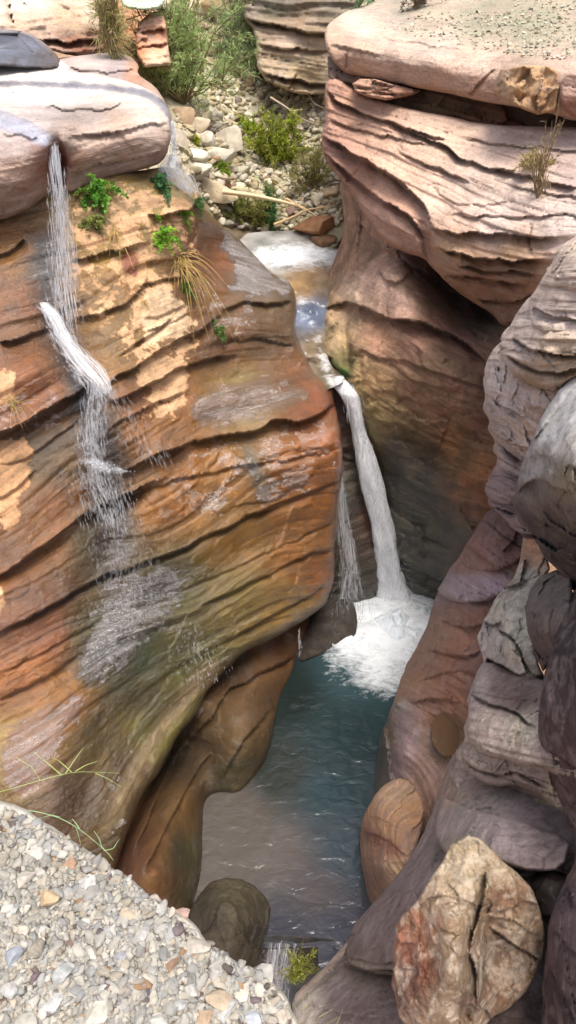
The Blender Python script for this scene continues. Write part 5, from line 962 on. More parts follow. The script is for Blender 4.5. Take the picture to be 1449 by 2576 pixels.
# stones on the top right slab and the far hillside
scatter('gravel', TOP, [(960, 70), (1060, 30), (1280, 30), (1320, -80), (1500, -80), (1500, 150), (1380, 150), (1200, 125), (1060, 95)], 1300, .012, .05, [(190, 182, 155), (212, 205, 182), (180, 170, 140), (170, 168, 145), (222, 212, 190)], Ms2,
        'scattered greenish-tan gravel on the top right slab', 'gravel', 15, power=2.5, bright=1.45)
scatter('gravel', hill, [(440, 290), (560, 200), (650, 190), (830, 240), (850, 420), (860, 560), (700, 585), (560, 570), (500, 480), (440, 420)], 2600, .025, .19, [(215, 200, 170), (190, 175, 140), (205, 195, 175), (175, 158, 125), (225, 212, 185)], Ms2,
        'loose pale rubble covering the far hillside above the creek', 'rubble', 16, power=2.3, bright=1.5)
scatter('gravel', hill, [(400, -60), (640, -60), (640, 180), (540, 240), (440, 100)], 500, .04, .22, [(205, 180, 145), (190, 165, 130), (175, 150, 118)], Ms2, 'tan rock debris on the slope between the bush and the banded cliff', 'rubble', 17, power=2.2)
FB = [(575, 362, 74, 52, (235, 222, 198), 'largest white boulder, right in the pale group above the creek'), (498, 328, 62, 44, (225, 205, 175), 'cream boulder at the top of the pale boulder group'), (526, 364, 42, 46, (232, 222, 200), 'upright white boulder between two larger pale ones'),
      (490, 393, 60, 42, (238, 230, 208), 'white boulder left of the yellow-green moss tuft'), (552, 398, 66, 40, (230, 222, 200), 'low wide white boulder under the largest one'), (497, 436, 70, 34, (238, 228, 205), 'flat white boulder just above the wet rock lip'),
      (448, 360, 58, 50, (205, 190, 165), 'tan boulder half hidden behind the big slab corner'), (462, 298, 56, 38, (210, 180, 145), 'tan boulder at the foot of the large bush'), (512, 304, 34, 26, (222, 205, 175), 'small cream boulder beside the bush foot'),
      (542, 490, 100, 52, (225, 205, 168), 'big cream boulder lowest on the left by the creek bank'), (622, 512, 92, 60, (220, 205, 165), 'big rounded mossy cream boulder above the driftwood'), (600, 432, 46, 24, (215, 208, 180), 'small flat pale boulder in the moss'),
      (446, 412, 34, 34, (222, 212, 190), 'small pale boulder at the slab edge above the wet lip'), (828, 485, 40, 30, (205, 178, 140), 'small tan rock on the dark bank beside the pink cliff'), (716, 236, 30, 22, (225, 215, 195), 'small white rock under the banded cliff'),
      (560, 30, 96, 62, (225, 195, 145), 'long tan slab of rock leaning on the slope at the top centre'), (525, 35, 44, 40, (215, 195, 165), 'squat tan rock left of the leaning slab'), (622, 212, 40, 26, (190, 160, 130), 'brown rock below the second bush')]
for k, (u, v, a, b, c_, lb) in enumerate(FB):
    stone('boulder', hill, u, v, a * 1.15, b * 1.15, c_, lb, 'boulder', None, 800 + k, Ms2, RTPL, .25, .9)
stone('boulder', hill, 800, 572, 128, 52, (178, 128, 88), 'long flat-topped brown rock at the creek edge under the pink cliff', 'boulder', None, 850, Ms2, TPL, .35, .9, 0.06)
stone('boulder', hill, 820, 604, 80, 26, (150, 112, 82), 'low brown rock at the waterline below the flat-topped rock', 'boulder', None, 851, Ms2, TPL, .3, .9, 0)

# ================================================================== PLANTS
def leafmat(name, col, col2, rough=.6, tr=.5):
    m, nd, lk, bs = newmat(name)
    t = N(nd, 'ShaderNodeAttribute', attribute_name='tint').outputs['Color']
    lk.new(t, bs.inputs['Base Color']); bs.inputs['Roughness'].default_value = rough
    trn = N(nd, 'ShaderNodeBsdfTranslucent'); lk.new(t, trn.inputs[0]); mx = N(nd, 'ShaderNodeMixShader'); mx.inputs[0].default_value = tr
    lk.new(bs.outputs[0], mx.inputs[1]); lk.new(trn.outputs[0], mx.inputs[2]); lk.new(mx.outputs[0], nd['Material Output'].inputs[0]); return m
M_leaf = leafmat('leaf', None, None); M_stem = leafmat('stem', None, None, .8, 0)

def tubes(paths, radii, sides=3):
    """list of (n,3) paths -> V, quads"""
    Vs = []; Qs = []; b = 0
    for p, r in zip(paths, radii):
        p = np.asarray(p, float); n = len(p); d = np.gradient(p, axis=0); d /= np.linalg.norm(d, axis=1)[:, None] + 1e-9
        ref = np.array([.3, .2, .93]) if abs(d[0][2]) < .8 else np.array([1, .1, 0])
        a = np.cross(d, ref); a /= np.linalg.norm(a, axis=1)[:, None] + 1e-9; c = np.cross(d, a)
        r = np.broadcast_to(r, n) if np.ndim(r) == 0 else np.asarray(r)
        ang = np.arange(sides) * 2 * math.pi / sides
        V = p[:, None] + r[:, None, None] * (np.cos(ang)[None, :, None] * a[:, None] + np.sin(ang)[None, :, None] * c[:, None])
        Vs.append(V.reshape(-1, 3)); i = np.arange(n * sides).reshape(n, sides) + b; b += n * sides
        j = np.roll(i, -1, 1); Qs.append(np.stack([i[:-1], j[:-1], j[1:], i[1:]], -1).reshape(-1, 4))
    return np.vstack(Vs), np.vstack(Qs)
def blades(base, dirv, length, width, r, bend=.3):
    """vectorised leaf blades: 2 quads each. base, dirv (n,3)"""
    n = len(base); d = dirv / (np.linalg.norm(dirv, axis=1)[:, None] + 1e-9)
    s = np.cross(d, r.normal(size=(n, 3))); s /= np.linalg.norm(s, axis=1)[:, None] + 1e-9
    L = np.broadcast_to(length, n)[:, None]; W = np.broadcast_to(width, n)[:, None]
    mid = base + d * L * .5; tip = base + d * L + np.array([0, 0, -1]) * L * bend * r.random((n, 1))
    V = np.stack([base, mid + s * W * .5, tip, mid - s * W * .5], 1).reshape(-1, 3)
    Q = np.arange(4 * n).reshape(n, 4); return V, Q
def bush(name, label, cat, base, size, n_stem, n_leaf, leaf, cols, seed, lean=(0, 0, 0), droop=0.0, group=None, spread=.9):
    r = np.random.default_rng(seed); root = empty(name, base, label, cat, group)
    base = np.asarray(base, float); paths = []; rad = []; bb = []; dd = []; hh = []
    for k in range(n_stem):
        a = r.uniform(0, 2 * math.pi); el = r.uniform(.35, 1.5); L = r.uniform(.5, 1.0)
        d = np.array([math.cos(a) * math.cos(el) * spread, math.sin(a) * math.cos(el) * spread, math.sin(el)]) + np.array(lean)
        t = np.linspace(0, 1, 7)[:, None]; wob = np.cumsum(r.normal(0, .05, (7, 3)), 0) * np.array(size)
        p = base + d * np.array(size) * L * t + wob * t + np.array([0, 0, -1]) * size[2] * droop * t ** 2
        paths.append(p); rad.append(np.linspace(.014, .003, 7) * size[2] * .8)
        for s_ in range(4):
            i = r.integers(2, 6); q0 = p[i]; d2 = (p[-1] - p[0]) * .25 + r.normal(0, .16, 3) * np.array(size)
            tt = np.linspace(0, 1, 4)[:, None]; paths.append(q0 + d2 * tt + np.array([0, 0, -1]) * size[2] * droop * .5 * tt ** 2); rad.append(np.linspace(.006, .002, 4) * size[2])
            m = max(3, n_leaf // (n_stem * 4)); x = r.random(m)[:, None]
            dn = d2 / np.linalg.norm(d2); bb.append(q0 + d2 * x + r.normal(0, .022, (m, 3)) * np.array(size)); dd.append(dn * .8 + r.normal(0, .55, (m, 3)) + np.array([0, 0, .2]))
            hh.append(np.full(m, r.uniform(-1, 1)))
    V, Q = tubes(paths, rad); mesh_np('stem', V, quads=Q, mat=M_stem, parent=root, attrs={'tint': np.tile(lin((120, 100, 70)), (len(V), 1))})
    bb = np.vstack(bb); dd = np.vstack(dd); hh = np.concatenate(hh); n = len(bb)
    V, Q = blades(bb, dd, r.uniform(.6, 1.3, n) * leaf[0], leaf[1], r)
    ca = np.array([lin(c) for c in cols]); ci = ca[r.integers(len(ca), size=n)] * (1 + .25 * hh + .15 * r.normal(size=n))[:, None]
    mesh_np('foliage', V, quads=Q, mat=M_leaf, parent=root, attrs={'tint': np.repeat(np.clip(ci, .01, 1), 4, 0)}, smooth=False)
    return root
def hp(u, v, r_=hill, l=0.0): return r_.at(u, v, l)
bush('bush', 'large feathery green bush on the far slope behind the pale slab', 'bush', hp(462, 262), (2.3, 1.1, 2.5), 52, 14000, (.17, .013), [(165, 190, 112), (188, 208, 138), (140, 168, 95), (200, 212, 155)], 1, lean=(-.12, -.1, 0), spread=.95)
bush('bush', 'second feathery blue-green bush with dry brown lower stems, right of the large one', 'bush', hp(605, 195), (1.7, .9, 1.9), 40, 10000, (.17, .012), [(165, 195, 140), (190, 215, 165), (145, 178, 120), (185, 180, 140)], 2, lean=(.08, 0, 0))
bush('bush', 'sparse dry olive bush between the leaning tan slab and the large green bush', 'bush', hp(455, 120), (.9, .6, 1.5), 20, 3600, (.12, .018), [(150, 155, 95), (170, 165, 110), (130, 135, 85)], 3)
bush('grass_tuft', 'tall pale dry grass beside the cream block at the top left', 'grass', midslab.at(285, 150), (.5, .4, 1.9), 40, 2400, (.2, .014), [(190, 180, 115), (165, 165, 95), (205, 190, 140)], 4)
bush('shrub', 'yellow-green mossy shrub above the driftwood on the far bank', 'shrub', hp(705, 405), (1.1, .7, 1.1), 34, 7500, (.08, .035), [(165, 175, 50), (140, 155, 50), (185, 185, 75), (110, 125, 50)], 5)
bush('shrub', 'small bright yellow-green shrub above and left of the mossy shrub', 'shrub', hp(632, 345), (.5, .4, .6), 16, 1800, (.07, .03), [(175, 190, 60), (150, 170, 55)], 6)
bush('shrub', 'low olive shrub hanging over the mossy cream boulder', 'shrub', hp(640, 570), (.9, .5, .8), 22, 3600, (.10, .022), [(150, 150, 75), (125, 125, 60), (170, 165, 100)], 7)
bush('grass_tuft', 'dark green reed tuft beside the mossy cream boulder', 'grass', hp(682, 575), (.22, .2, .9), 16, 900, (.16, .016), [(80, 125, 70), (100, 145, 90)], 8)
bush('shrub', 'scrubby olive shrub on the bank left of the pink cliff', 'shrub', hp(790, 480), (.8, .5, 1.1), 22, 2400, (.09, .02), [(160, 155, 95), (135, 135, 70), (185, 180, 120)], 9)
bush('moss', 'small green moss cushion under the largest white boulder', 'moss', hp(555, 440), (.45, .3, .25), 14, 1500, (.06, .03), [(140, 160, 55), (120, 140, 50)], 10)
bush('moss', 'small yellow moss tuft between the white boulders', 'moss', hp(497, 368), (.22, .2, .25), 10, 700, (.05, .03), [(190, 195, 70), (160, 170, 60)], 11)
bush('moss', 'dark green moss fringe on the creek bank under the big cream boulder', 'moss', hp(590, 545), (.9, .4, .35), 18, 2400, (.08, .02), [(110, 118, 52), (135, 138, 70)], 12)
bush('grass_tuft', 'pale dry grass growing from the pink shelf near the right edge', 'grass', MID.at(1350, 500), (.28, .2, 1.0), 20, 160, (.10, .005), [(225, 205, 165), (210, 185, 145)], 13)
bush('grass_tuft', 'flat olive tuft of grass on the pink ledge near the right edge', 'grass', MID.at(1345, 425), (.42, .3, .22), 20, 900, (.09, .014), [(165, 150, 95), (140, 130, 80)], 14)
bush('shrub', 'small dark scraggly shrub on the edge of the top right slab', 'shrub', TOP.at(1045, 22), (.5, .4, .6), 18, 1100, (.09, .02), [(120, 100, 80), (95, 110, 80), (145, 95, 85)], 15)
bush('shrub', 'pale green shrub at the top edge between the dark cliff and the top slab', 'shrub', TOP.at(905, 18), (.5, .4, .8), 14, 1500, (.09, .02), [(160, 185, 140), (130, 160, 110)], 16)

def fern(label, rock, u, v, size, n, cols, seed, hang=.5, lift=.05, cat='fern'):
    r = np.random.default_rng(seed); base = rock.at(u, v, lift); root = empty('fern', base, label, cat); Vs = []; Qs = []; Cs = []; b = 0; paths = []; rad = []
    tocam = np.array([0, 0, CAMZ]) - base; tocam /= np.linalg.norm(tocam)
    for k in range(n):
        d = r.normal(0, .6, 3) + tocam * .75 + np.array([0, 0, .25]); d /= np.linalg.norm(d); L = size * r.uniform(.5, 1.1)
        t = np.linspace(0, 1, 9)[:, None]; p = base + r.normal(0, .15, 3) * size + d * L * t + np.array([0, 0, -1]) * L * hang * t ** 2
        paths.append(p); rad.append(np.full(9, .002))
        sd_ = np.cross(d, np.array([0, 0, 1.])); sd_ /= np.linalg.norm(sd_) + 1e-9
        cl = lin(cols[r.integers(len(cols))]) * r.uniform(.75, 1.25)
        for i in range(2, 9):
            for sg in (-1, 1):
                m = 3; bb = p[i] + r.normal(0, .012, (m, 3)); dd = sd_ * sg + d * .5 + r.normal(0, .3, (m, 3))
                V, Q = blades(bb, dd, L * .30 * (1.15 - i / 9), L * .15, r, .2); Vs.append(V); Qs.append(Q + b); b += len(V); Cs.append(np.tile(cl, (len(V), 1)))
    mesh_np('frond', np.vstack(Vs), quads=np.vstack(Qs), mat=M_leaf, parent=root, attrs={'tint': np.vstack(Cs)}, smooth=False)
    V, Q = tubes(paths, rad); mesh_np('stem', V, quads=Q, mat=M_stem, parent=root, attrs={'tint': np.tile(lin((60, 50, 30)), (len(V), 1))}); return root
G1 = [(112, 160, 58), (90, 138, 48), (130, 172, 70)]
fern('bright green fern directly under the pale slab', LW, 255, 478, .36, 26, G1, 31)
fern('bright green maidenhair fern in the middle below the rock ledge', LW, 410, 592, .26, 22, [(150, 195, 60), (125, 175, 55)], 32)
fern('small bright fern tuft at the edge of the wet rock corner', LW, 468, 542, .20, 12, [(150, 200, 65), (125, 175, 55)], 33)
fern('bluish-green fern strip beneath the right corner of the pale slab', LW, 408, 462, .26, 22, [(70, 115, 65), (90, 135, 85)], 34)
fern('pale green tuft on the tan ledge below the first fern', LW, 235, 560, .26, 14, [(150, 155, 85), (120, 140, 70)], 35)
fern('small isolated green plant on the brown wall beside the wet bulge', LW, 550, 826, .20, 12, [(120, 150, 75), (95, 130, 60)], 36)
fern('dark green plant under the dry grass on the orange wall', LW, 470, 715, .22, 16, [(75, 105, 45), (100, 125, 55)], 37)
fern('small green plant on the wet corner edge above the creek', LW, 500, 512, .2, 12, [(85, 120, 60), (70, 105, 55)], 38)
def grass(label, rock, u, v, L, n, cols, seed, dirb=(0, 0, 1), hang=.8, spread=.5, rad_=.0022, name='grass_tuft', cat='grass', lift=.03):
    r = np.random.default_rng(seed); base = rock.at(u, v, lift) if rock is not None else np.array(u); paths = []; rad = []; cs = []
    for k in range(n):
        d = np.array(dirb, float) + r.normal(0, spread, 3); l = L * r.uniform(.4, 1.1); t = np.linspace(0, 1, 8)[:, None]
        p = r.normal(0, .08, 3) * L + d * l * t + np.array([0, 0, -1]) * l * hang * t ** 2; paths.append(p); rad.append(np.linspace(rad_, rad_ * .3, 8)); cs += [lin(cols[r.integers(len(cols))]) * r.uniform(.8, 1.2)] * 24
    V, Q = tubes(paths, rad); o = mesh_np(name, V, quads=Q, mat=M_stem, attrs={'tint': np.array(cs)}); o.location = [float(x) for x in base]; return tag(o, label, cat)
DRY = [(205, 170, 105), (180, 145, 90), (170, 155, 80)]
grass('dry straw-coloured grass hanging on the orange wall above the pale crust', LW, 455, 660, .75, 80, DRY, 41, (.25, -.5, .3), .9, .45, .005)
grass('thin dry straw grass by the tan ledge left of the maidenhair fern', LW, 290, 580, .4, 34, DRY, 42, (0, -.6, .3), .8, .5, .004)
grass('dry roots hanging from the underside of the pale slab', LW, 270, 470, .3, 26, DRY, 43, (0, -.5, -.2), .6, .5, .004)
grass('little dry grass on the left edge of the orange wall', LW, 30, 1010, .35, 26, [(170, 140, 70), (140, 130, 60)], 44, (.1, -.5, .2), .6, .5, .004)
grass('wispy dry stems on the pale crusted patch of the orange wall', LW, 362, 760, .3, 30, DRY, 45, (.1, -.5, .1), .7, .5, .003)
GG = [(150, 160, 75), (185, 190, 100), (120, 135, 55)]
bush('plant', 'leafy yellow-green plant growing beside the small outlet cascade', 'plant', SLOPE.at(775, 2478, .05) + np.array([-.10, .15, -.15]), (.22, .18, .62), 24, 1500, (.05, .009), [(150, 155, 60), (180, 185, 90), (120, 130, 45)], 17)
# thin herbs in the near corner
def twigs(name, label, paths, col, r0, cat='twig'):
    P_ = []; R_ = []
    for p in paths:
        p = np.array([pt(a, b, Y=c) for a, b, c in p]); t = np.linspace(0, len(p) - 1, 14); q = np.stack([np.interp(t, range(len(p)), p[:, k]) for k in range(3)], -1)
        q[1:-1] = (q[:-2] + 2 * q[1:-1] + q[2:]) / 4; P_.append(q); R_.append(np.linspace(r0, r0 * .35, 14))
    V, Q = tubes(P_, R_, 4); loc = P_[0][0]; o = mesh_np(name, V - loc, quads=Q, mat=M_stem, attrs={'tint': np.tile(lin(col), (len(V), 1))}); o.location = [float(x) for x in loc]; return tag(o, label, cat)
twigs('plant', 'thin green branching stem leaning over the gully from the gravel bank edge', [[(-10, 1995, .95), (60, 1975, 1.0), (130, 1955, 1.02), (190, 1940, 1.05), (300, 1945, 1.1)], [(155, 1950, 1.03), (120, 1920, 1.05), (85, 1892, 1.08)], [(165, 1946, 1.03), (185, 1915, 1.06), (210, 1880, 1.1)],
      [(180, 1942, 1.04), (150, 1915, 1.06), (130, 1905, 1.06)], [(240, 1945, 1.08), (270, 1958, 1.08), (305, 1980, 1.08)], [(190, 1940, 1.05), (215, 1925, 1.07), (245, 1915, 1.08)], [(100, 1962, 1.02), (80, 1930, 1.03), (40, 1905, 1.04)]], (150, 160, 95), .0016, 'plant')
twigs('plant', 'bluish-green grass stem lying over the rim of the gravel bank', [[(10, 2035, .92), (90, 2040, .92), (160, 2060, .90), (220, 2100, .87), (270, 2145, .84)], [(150, 2056, .9), (130, 2050, .9), (100, 2058, .9)], [(200, 2085, .88), (190, 2070, .89), (182, 2060, .9)], [(190, 2078, .88), (200, 2110, .87), (205, 2140, .86)],
      [(255, 2130, .85), (275, 2150, .84), (285, 2165, .83)], [(262, 2140, .84), (285, 2135, .84), (300, 2110, .86)], [(255, 2130, .85), (250, 2110, .86), (236, 2090, .87)]], (140, 165, 120), .0016, 'plant')
twigs('plant', 'fine pale grass blades at the left edge of the gravel bank', [[(-10, 2170, .80), (30, 2200, .78), (60, 2250, .76)], [(0, 2230, .78), (40, 2215, .78), (80, 2225, .77)], [(10, 2300, .74), (20, 2250, .76), (5, 2200, .79)], [(60, 2280, .74), (90, 2290, .74), (100, 2330, .72)]], (150, 165, 125), .0012, 'plant')
twigs('plant', 'wispy green stems rising at the bottom centre in front of the purple slope', [[(760, 2600, 1.2), (765, 2540, 1.25), (760, 2500, 1.3)], [(790, 2600, 1.2), (800, 2560, 1.22), (835, 2540, 1.25)], [(770, 2580, 1.2), (800, 2590, 1.2), (850, 2560, 1.22)], [(740, 2590, 1.2), (750, 2550, 1.22), (735, 2520, 1.25)],
      [(820, 2610, 1.2), (850, 2570, 1.22), (862, 2540, 1.25)], [(760, 2540, 1.25), (780, 2520, 1.27), (775, 2490, 1.3)]], (165, 165, 105), .0018, 'plant')
# driftwood
twigs('driftwood', 'long bleached stick lying across the creek bank above the flat brown rock', [[(560, 482, 17.0), (640, 492, 17.0), (700, 505, 17.0), (760, 520, 17.0), (800, 548, 17.0)]], (215, 190, 150), .055, 'driftwood')
twigs('driftwood', 'thin dry branch forking left from the bleached stick', [[(690, 565, 16.9), (740, 545, 16.9), (770, 528, 16.9), (820, 520, 16.9)], [(720, 500, 17.1), (745, 515, 17.0), (768, 530, 16.9)]], (200, 170, 125), .035, 'driftwood')
twigs('driftwood', 'grey fallen branch on the rubble under the banded cliff', [[(680, 245, 20.4), (720, 270, 20.2), (760, 300, 20.0), (800, 315, 20.0)], [(735, 280, 20.1), (760, 275, 20.2)], [(770, 225, 20.8), (790, 260, 20.4), (820, 275, 20.2)]], (165, 148, 130), .03, 'driftwood')

# ================================================================== WATERFALLS
Mf, nd, lk, bs = newmat('falling_water')
pos = N(nd, 'ShaderNodeNewGeometry').outputs['Position']
al = N(nd, 'ShaderNodeAttribute', attribute_name='dens').outputs['Fac']
uvs = N(nd, 'ShaderNodeAttribute', attribute_name='tint').outputs['Color']
mp = N(nd, 'ShaderNodeMapping'); lk.new(uvs, mp.inputs[0]); mp.inputs['Scale'].default_value = (7, .8, 1)
n1 = noise(nd, lk, mp.outputs[0], 3.0, 6, .7, .5)
c = ramp(nd, lk, n1, [(.30, (.80, .86, .90)), (.40, (.96, .97, .98)), (.5, (.99, .99, .99))]); lk.new(c, bs.inputs['Base Color'])
bs.inputs['Roughness'].default_value = .35
bp = N(nd, 'ShaderNodeBump'); bp.inputs['Strength'].default_value = .5; bp.inputs['Distance'].default_value = .05; lk.new(n1, bp.inputs['Height']); lk.new(bp.outputs[0], bs.inputs['Normal'])
aa = ramp(nd, lk, math_n(nd, lk, 'ADD', al, math_n(nd, lk, 'MULTIPLY', math_n(nd, lk, 'SUBTRACT', n1, .5), 1.6)), [(.34, 0.0), (.80, 1.0)]); lk.new(aa, bs.inputs['Alpha'])
trn = N(nd, 'ShaderNodeBsdfTranslucent'); lk.new(c, trn.inputs[0]); tpn = N(nd, 'ShaderNodeBsdfTransparent'); m1 = N(nd, 'ShaderNodeMixShader'); lk.new(aa, m1.inputs[0]); lk.new(tpn.outputs[0], m1.inputs[1]); lk.new(trn.outputs[0], m1.inputs[2]); m2 = N(nd, 'ShaderNodeMixShader'); m2.inputs[0].default_value = .25; lk.new(bs.outputs[0], m2.inputs[1]); lk.new(m1.outputs[0], m2.inputs[2]); lk.new(m2.outputs[0], nd['Material Output'].inputs[0])
Md, nd, lk, bs = newmat('water_droplets')
bs.inputs['Base Color'].default_value = (.93, .95, .97, 1); bs.inputs['Roughness'].default_value = .25; bs.inputs['Alpha'].default_value = .24
trn = N(nd, 'ShaderNodeBsdfTranslucent'); trn.inputs[0].default_value = (.93, .95, .97, 1); tpn = N(nd, 'ShaderNodeBsdfTransparent'); m1 = N(nd, 'ShaderNodeMixShader'); m1.inputs[0].default_value = .24; lk.new(tpn.outputs[0], m1.inputs[1]); lk.new(trn.outputs[0], m1.inputs[2]); m2 = N(nd, 'ShaderNodeMixShader'); m2.inputs[0].default_value = .25; lk.new(bs.outputs[0], m2.inputs[1]); lk.new(m1.outputs[0], m2.inputs[2]); lk.new(m2.outputs[0], nd['Material Output'].inputs[0])
Mfoam, nd, lk, bs = newmat('white_foam')
pos = N(nd, 'ShaderNodeNewGeometry').outputs['Position']; n1 = noise(nd, lk, pos, 7, 6, .7, .6)
lk.new(ramp(nd, lk, n1, [(.32, (.55, .66, .72)), (.5, (.86, .90, .92))]), bs.inputs['Base Color']); bs.inputs['Roughness'].default_value = .6
bp = N(nd, 'ShaderNodeBump'); bp.inputs['Strength'].default_value = .7; bp.inputs['Distance'].default_value = .08; lk.new(n1, bp.inputs['Height']); lk.new(bp.outputs[0], bs.inputs['Normal'])

def sheet(name, path, mat, parent, seed, depth=.5, dens=1.0, nu=26, nv=220, edge=.25, rough_=.03):
    """falling sheet: path = (u, v, Y, width_px); a rounded body of water, thick in the middle"""
    pp = np.array([[*pt(a, b, Y=c), w_ * np.linalg.norm(dirs(a, b) * (c / dirs(a, b)[1])) / F] for a, b, c, w_ in path])
    t = np.linspace(0, len(pp) - 1, nv); P_ = np.stack([np.interp(t, range(len(pp)), pp[:, k]) for k in range(4)], -1)
    for _ in range(14): P_[1:-1] = (P_[:-2] + 2 * P_[1:-1] + P_[2:]) / 4
    C = P_[:, :3]; W_ = P_[:, 3]; L = np.concatenate([[0], np.cumsum(np.linalg.norm(np.diff(C, axis=0), axis=1))])
    ang = np.linspace(0, 2 * math.pi, nu, endpoint=False)
    x = np.cos(ang)[None] * W_[:, None] / 2; y = np.sin(ang)[None] * W_[:, None] / 2 * depth
    ns = fbm(np.stack([np.cos(ang)[None] * 1.8 + 0 * x, np.sin(ang)[None] * 1.8 + 0 * x, L[:, None] * .9 + 0 * x], -1) + seed, 4, seed)
    ns2 = fbm(np.stack([np.cos(ang)[None] * 7 + 0 * x, np.sin(ang)[None] * 7 + 0 * x, L[:, None] * 1.5 + 0 * x], -1) + seed, 3, seed + 3)
    k = 1 + .60 * ns + .14 * ns2
    V = C[:, None] + np.stack([x * k, -y * k, 0 * x], -1)
    i = np.arange(nv * nu).reshape(nv, nu); j = np.roll(i, -1, 1)
    Q = np.stack([i[:-1], i[1:], j[1:], j[:-1]], -1).reshape(-1, 4)
    de = dens * np.ones_like(x); de = de - edge * np.abs(np.cos(ang))[None] ** 3
    uv = np.stack([np.cos(ang)[None] * .5 + 0 * x, L[:, None] * .5 + 0 * x, np.sin(ang)[None] + 0 * x], -1)
    return mesh_np(name, V.reshape(-1, 3), quads=Q, mat=mat, parent=parent, attrs={'dens': de.ravel(), 'tint': uv.reshape(-1, 3)})
def drops(name, path, n, parent, seed, size=(.006, .014), ln=(.04, .22), spread=1.0, mat=Md, fall=(0, 0, -1), dj=.12, dens_fn=None):
    r = np.random.default_rng(seed)
    pp = np.array([[*pt(a, b, Y=c), w_ * np.linalg.norm(dirs(a, b) * (c / dirs(a, b)[1])) / F] for a, b, c, w_ in path])
    L = np.concatenate([[0], np.cumsum(np.linalg.norm(np.diff(pp[:, :3], axis=0), axis=1))]); paths = []; rad = []
    for k in range(n):
        s_ = r.random() * L[-1]; c_ = np.array([np.interp(s_, L, pp[:, j]) for j in range(4)]); c2 = np.array([np.interp(min(s_ + .3, L[-1]), L, pp[:, j]) for j in range(3)])
        d = c2 - c_[:3]; d = d / (np.linalg.norm(d) + 1e-6); d = d + np.array(fall) * .8 + r.normal(0, dj, 3); d /= np.linalg.norm(d)
        xo = (np.clip(r.normal(0, .38), -1, 1) if r.random() < .8 else r.uniform(-1, 1)) * c_[3] * .5 * spread
        p0 = c_[:3] + np.array([xo, r.uniform(-.5, .15) * c_[3] * .35 - .03, 0]); l = r.uniform(*ln) * r.random() ** .5
        t = np.linspace(0, 1, 4)[:, None]; p = p0 + d * l * t; w_ = r.uniform(*size)
        paths.append(p); rad.append(np.array([.2, 1, .8, .1]) * w_)
    V, Q = tubes(paths, rad, 4); o = mesh_np(name, V, quads=Q, mat=mat, parent=parent); o['kind'] = 'stuff'; return o

wf = empty('waterfall', pt(990, 1500, z=0), 'tall narrow white main waterfall plunging from the creek into the pool', 'waterfall')
main = [(838, 948, 12.25, 30), (862, 962, 12.1, 52), (882, 985, 12.0, 56), (895, 1030, 11.95, 42), (905, 1080, 11.9, 36), (922, 1150, 11.82, 46), (940, 1230, 11.75, 50), (955, 1300, 11.68, 50), (968, 1360, 11.6, 54), (978, 1420, 11.55, 58), (985, 1470, 11.5, 66), (990, 1510, 11.45, 90)]
sheet('water_jet', main, Mf, wf, 3, depth=.8, dens=1.35, edge=.45)
drops('spray', [(a, b, c - .1, w_ * 1.2) for a, b, c, w_ in main[1:]], 450, wf, 4, (.004, .010), (.12, .5))
drops('spray', [(985, 1340, 11.5, 90), (990, 1420, 11.45, 150), (995, 1500, 11.3, 230), (985, 1560, 11.0, 280)], 900, wf, 5, (.003, .007), (.02, .08), dj=.7)
def foam():
    c0 = pt(1000, 1590, z=0); xs = np.linspace(-1.55, 1.2, 150); ys = np.linspace(-1.2, 1.3, 130); X, Y = np.meshgrid(xs, ys)
    P_ = np.stack([X, Y, 0 * X], -1); d = np.hypot(X / .62, (Y - .05) / .5) + .5 * fbm(P_ * 1.6 + 4, 3, 12)
    Z = .22 * np.clip(1 - d ** 1.4, -.3, 1) + .24 * np.clip(1.25 - d, 0, 1) * (fbm(P_ * 3.2, 4, 13) + .5 * ridge(P_ * 4, 3, 14))
    V = np.stack([X + c0[0], Y + c0[1] + .1, Z], -1).reshape(-1, 3); i = np.arange(X.size).reshape(X.shape)
    Q = np.stack([i[:-1, :-1], i[:-1, 1:], i[1:, 1:], i[1:, :-1]], -1).reshape(-1, 4); keep = V[Q][:, :, 2].max(1) > -.02
    mesh_np('foam', V, quads=Q[keep], mat=Mfoam, parent=wf)
foam()
# thin side veil beside the main fall
wv = empty('waterfall', pt(870, 1540, z=.1), 'faint thin veil of water beside the orange wall, left of the main waterfall', 'waterfall')
side = [(850, 1170, 11.2, 26), (858, 1260, 11.1, 34), (870, 1350, 11.0, 44), (880, 1430, 10.9, 54), (878, 1500, 10.8, 90), (890, 1560, 10.7, 110), (900, 1600, 10.6, 90)]
drops('strand', side, 900, wv, 6, (.003, .006), (.1, .4)); drops('spray', side[3:], 420, wv, 7, (.003, .006), (.02, .10), dj=.5)
sheet('veil', side[:5], Mf, wv, 8, depth=.25, dens=.40, edge=.3)
wd = empty('waterfall', pt(755, 1640, z=.1), 'tiny trickle falling from the lip of the orange wall onto the low dark rock', 'waterfall')
drops('strand', [(752, 1575, 9.3, 8), (755, 1640, 9.2, 14)], 60, wd, 61, (.005, .010), (.05, .2))
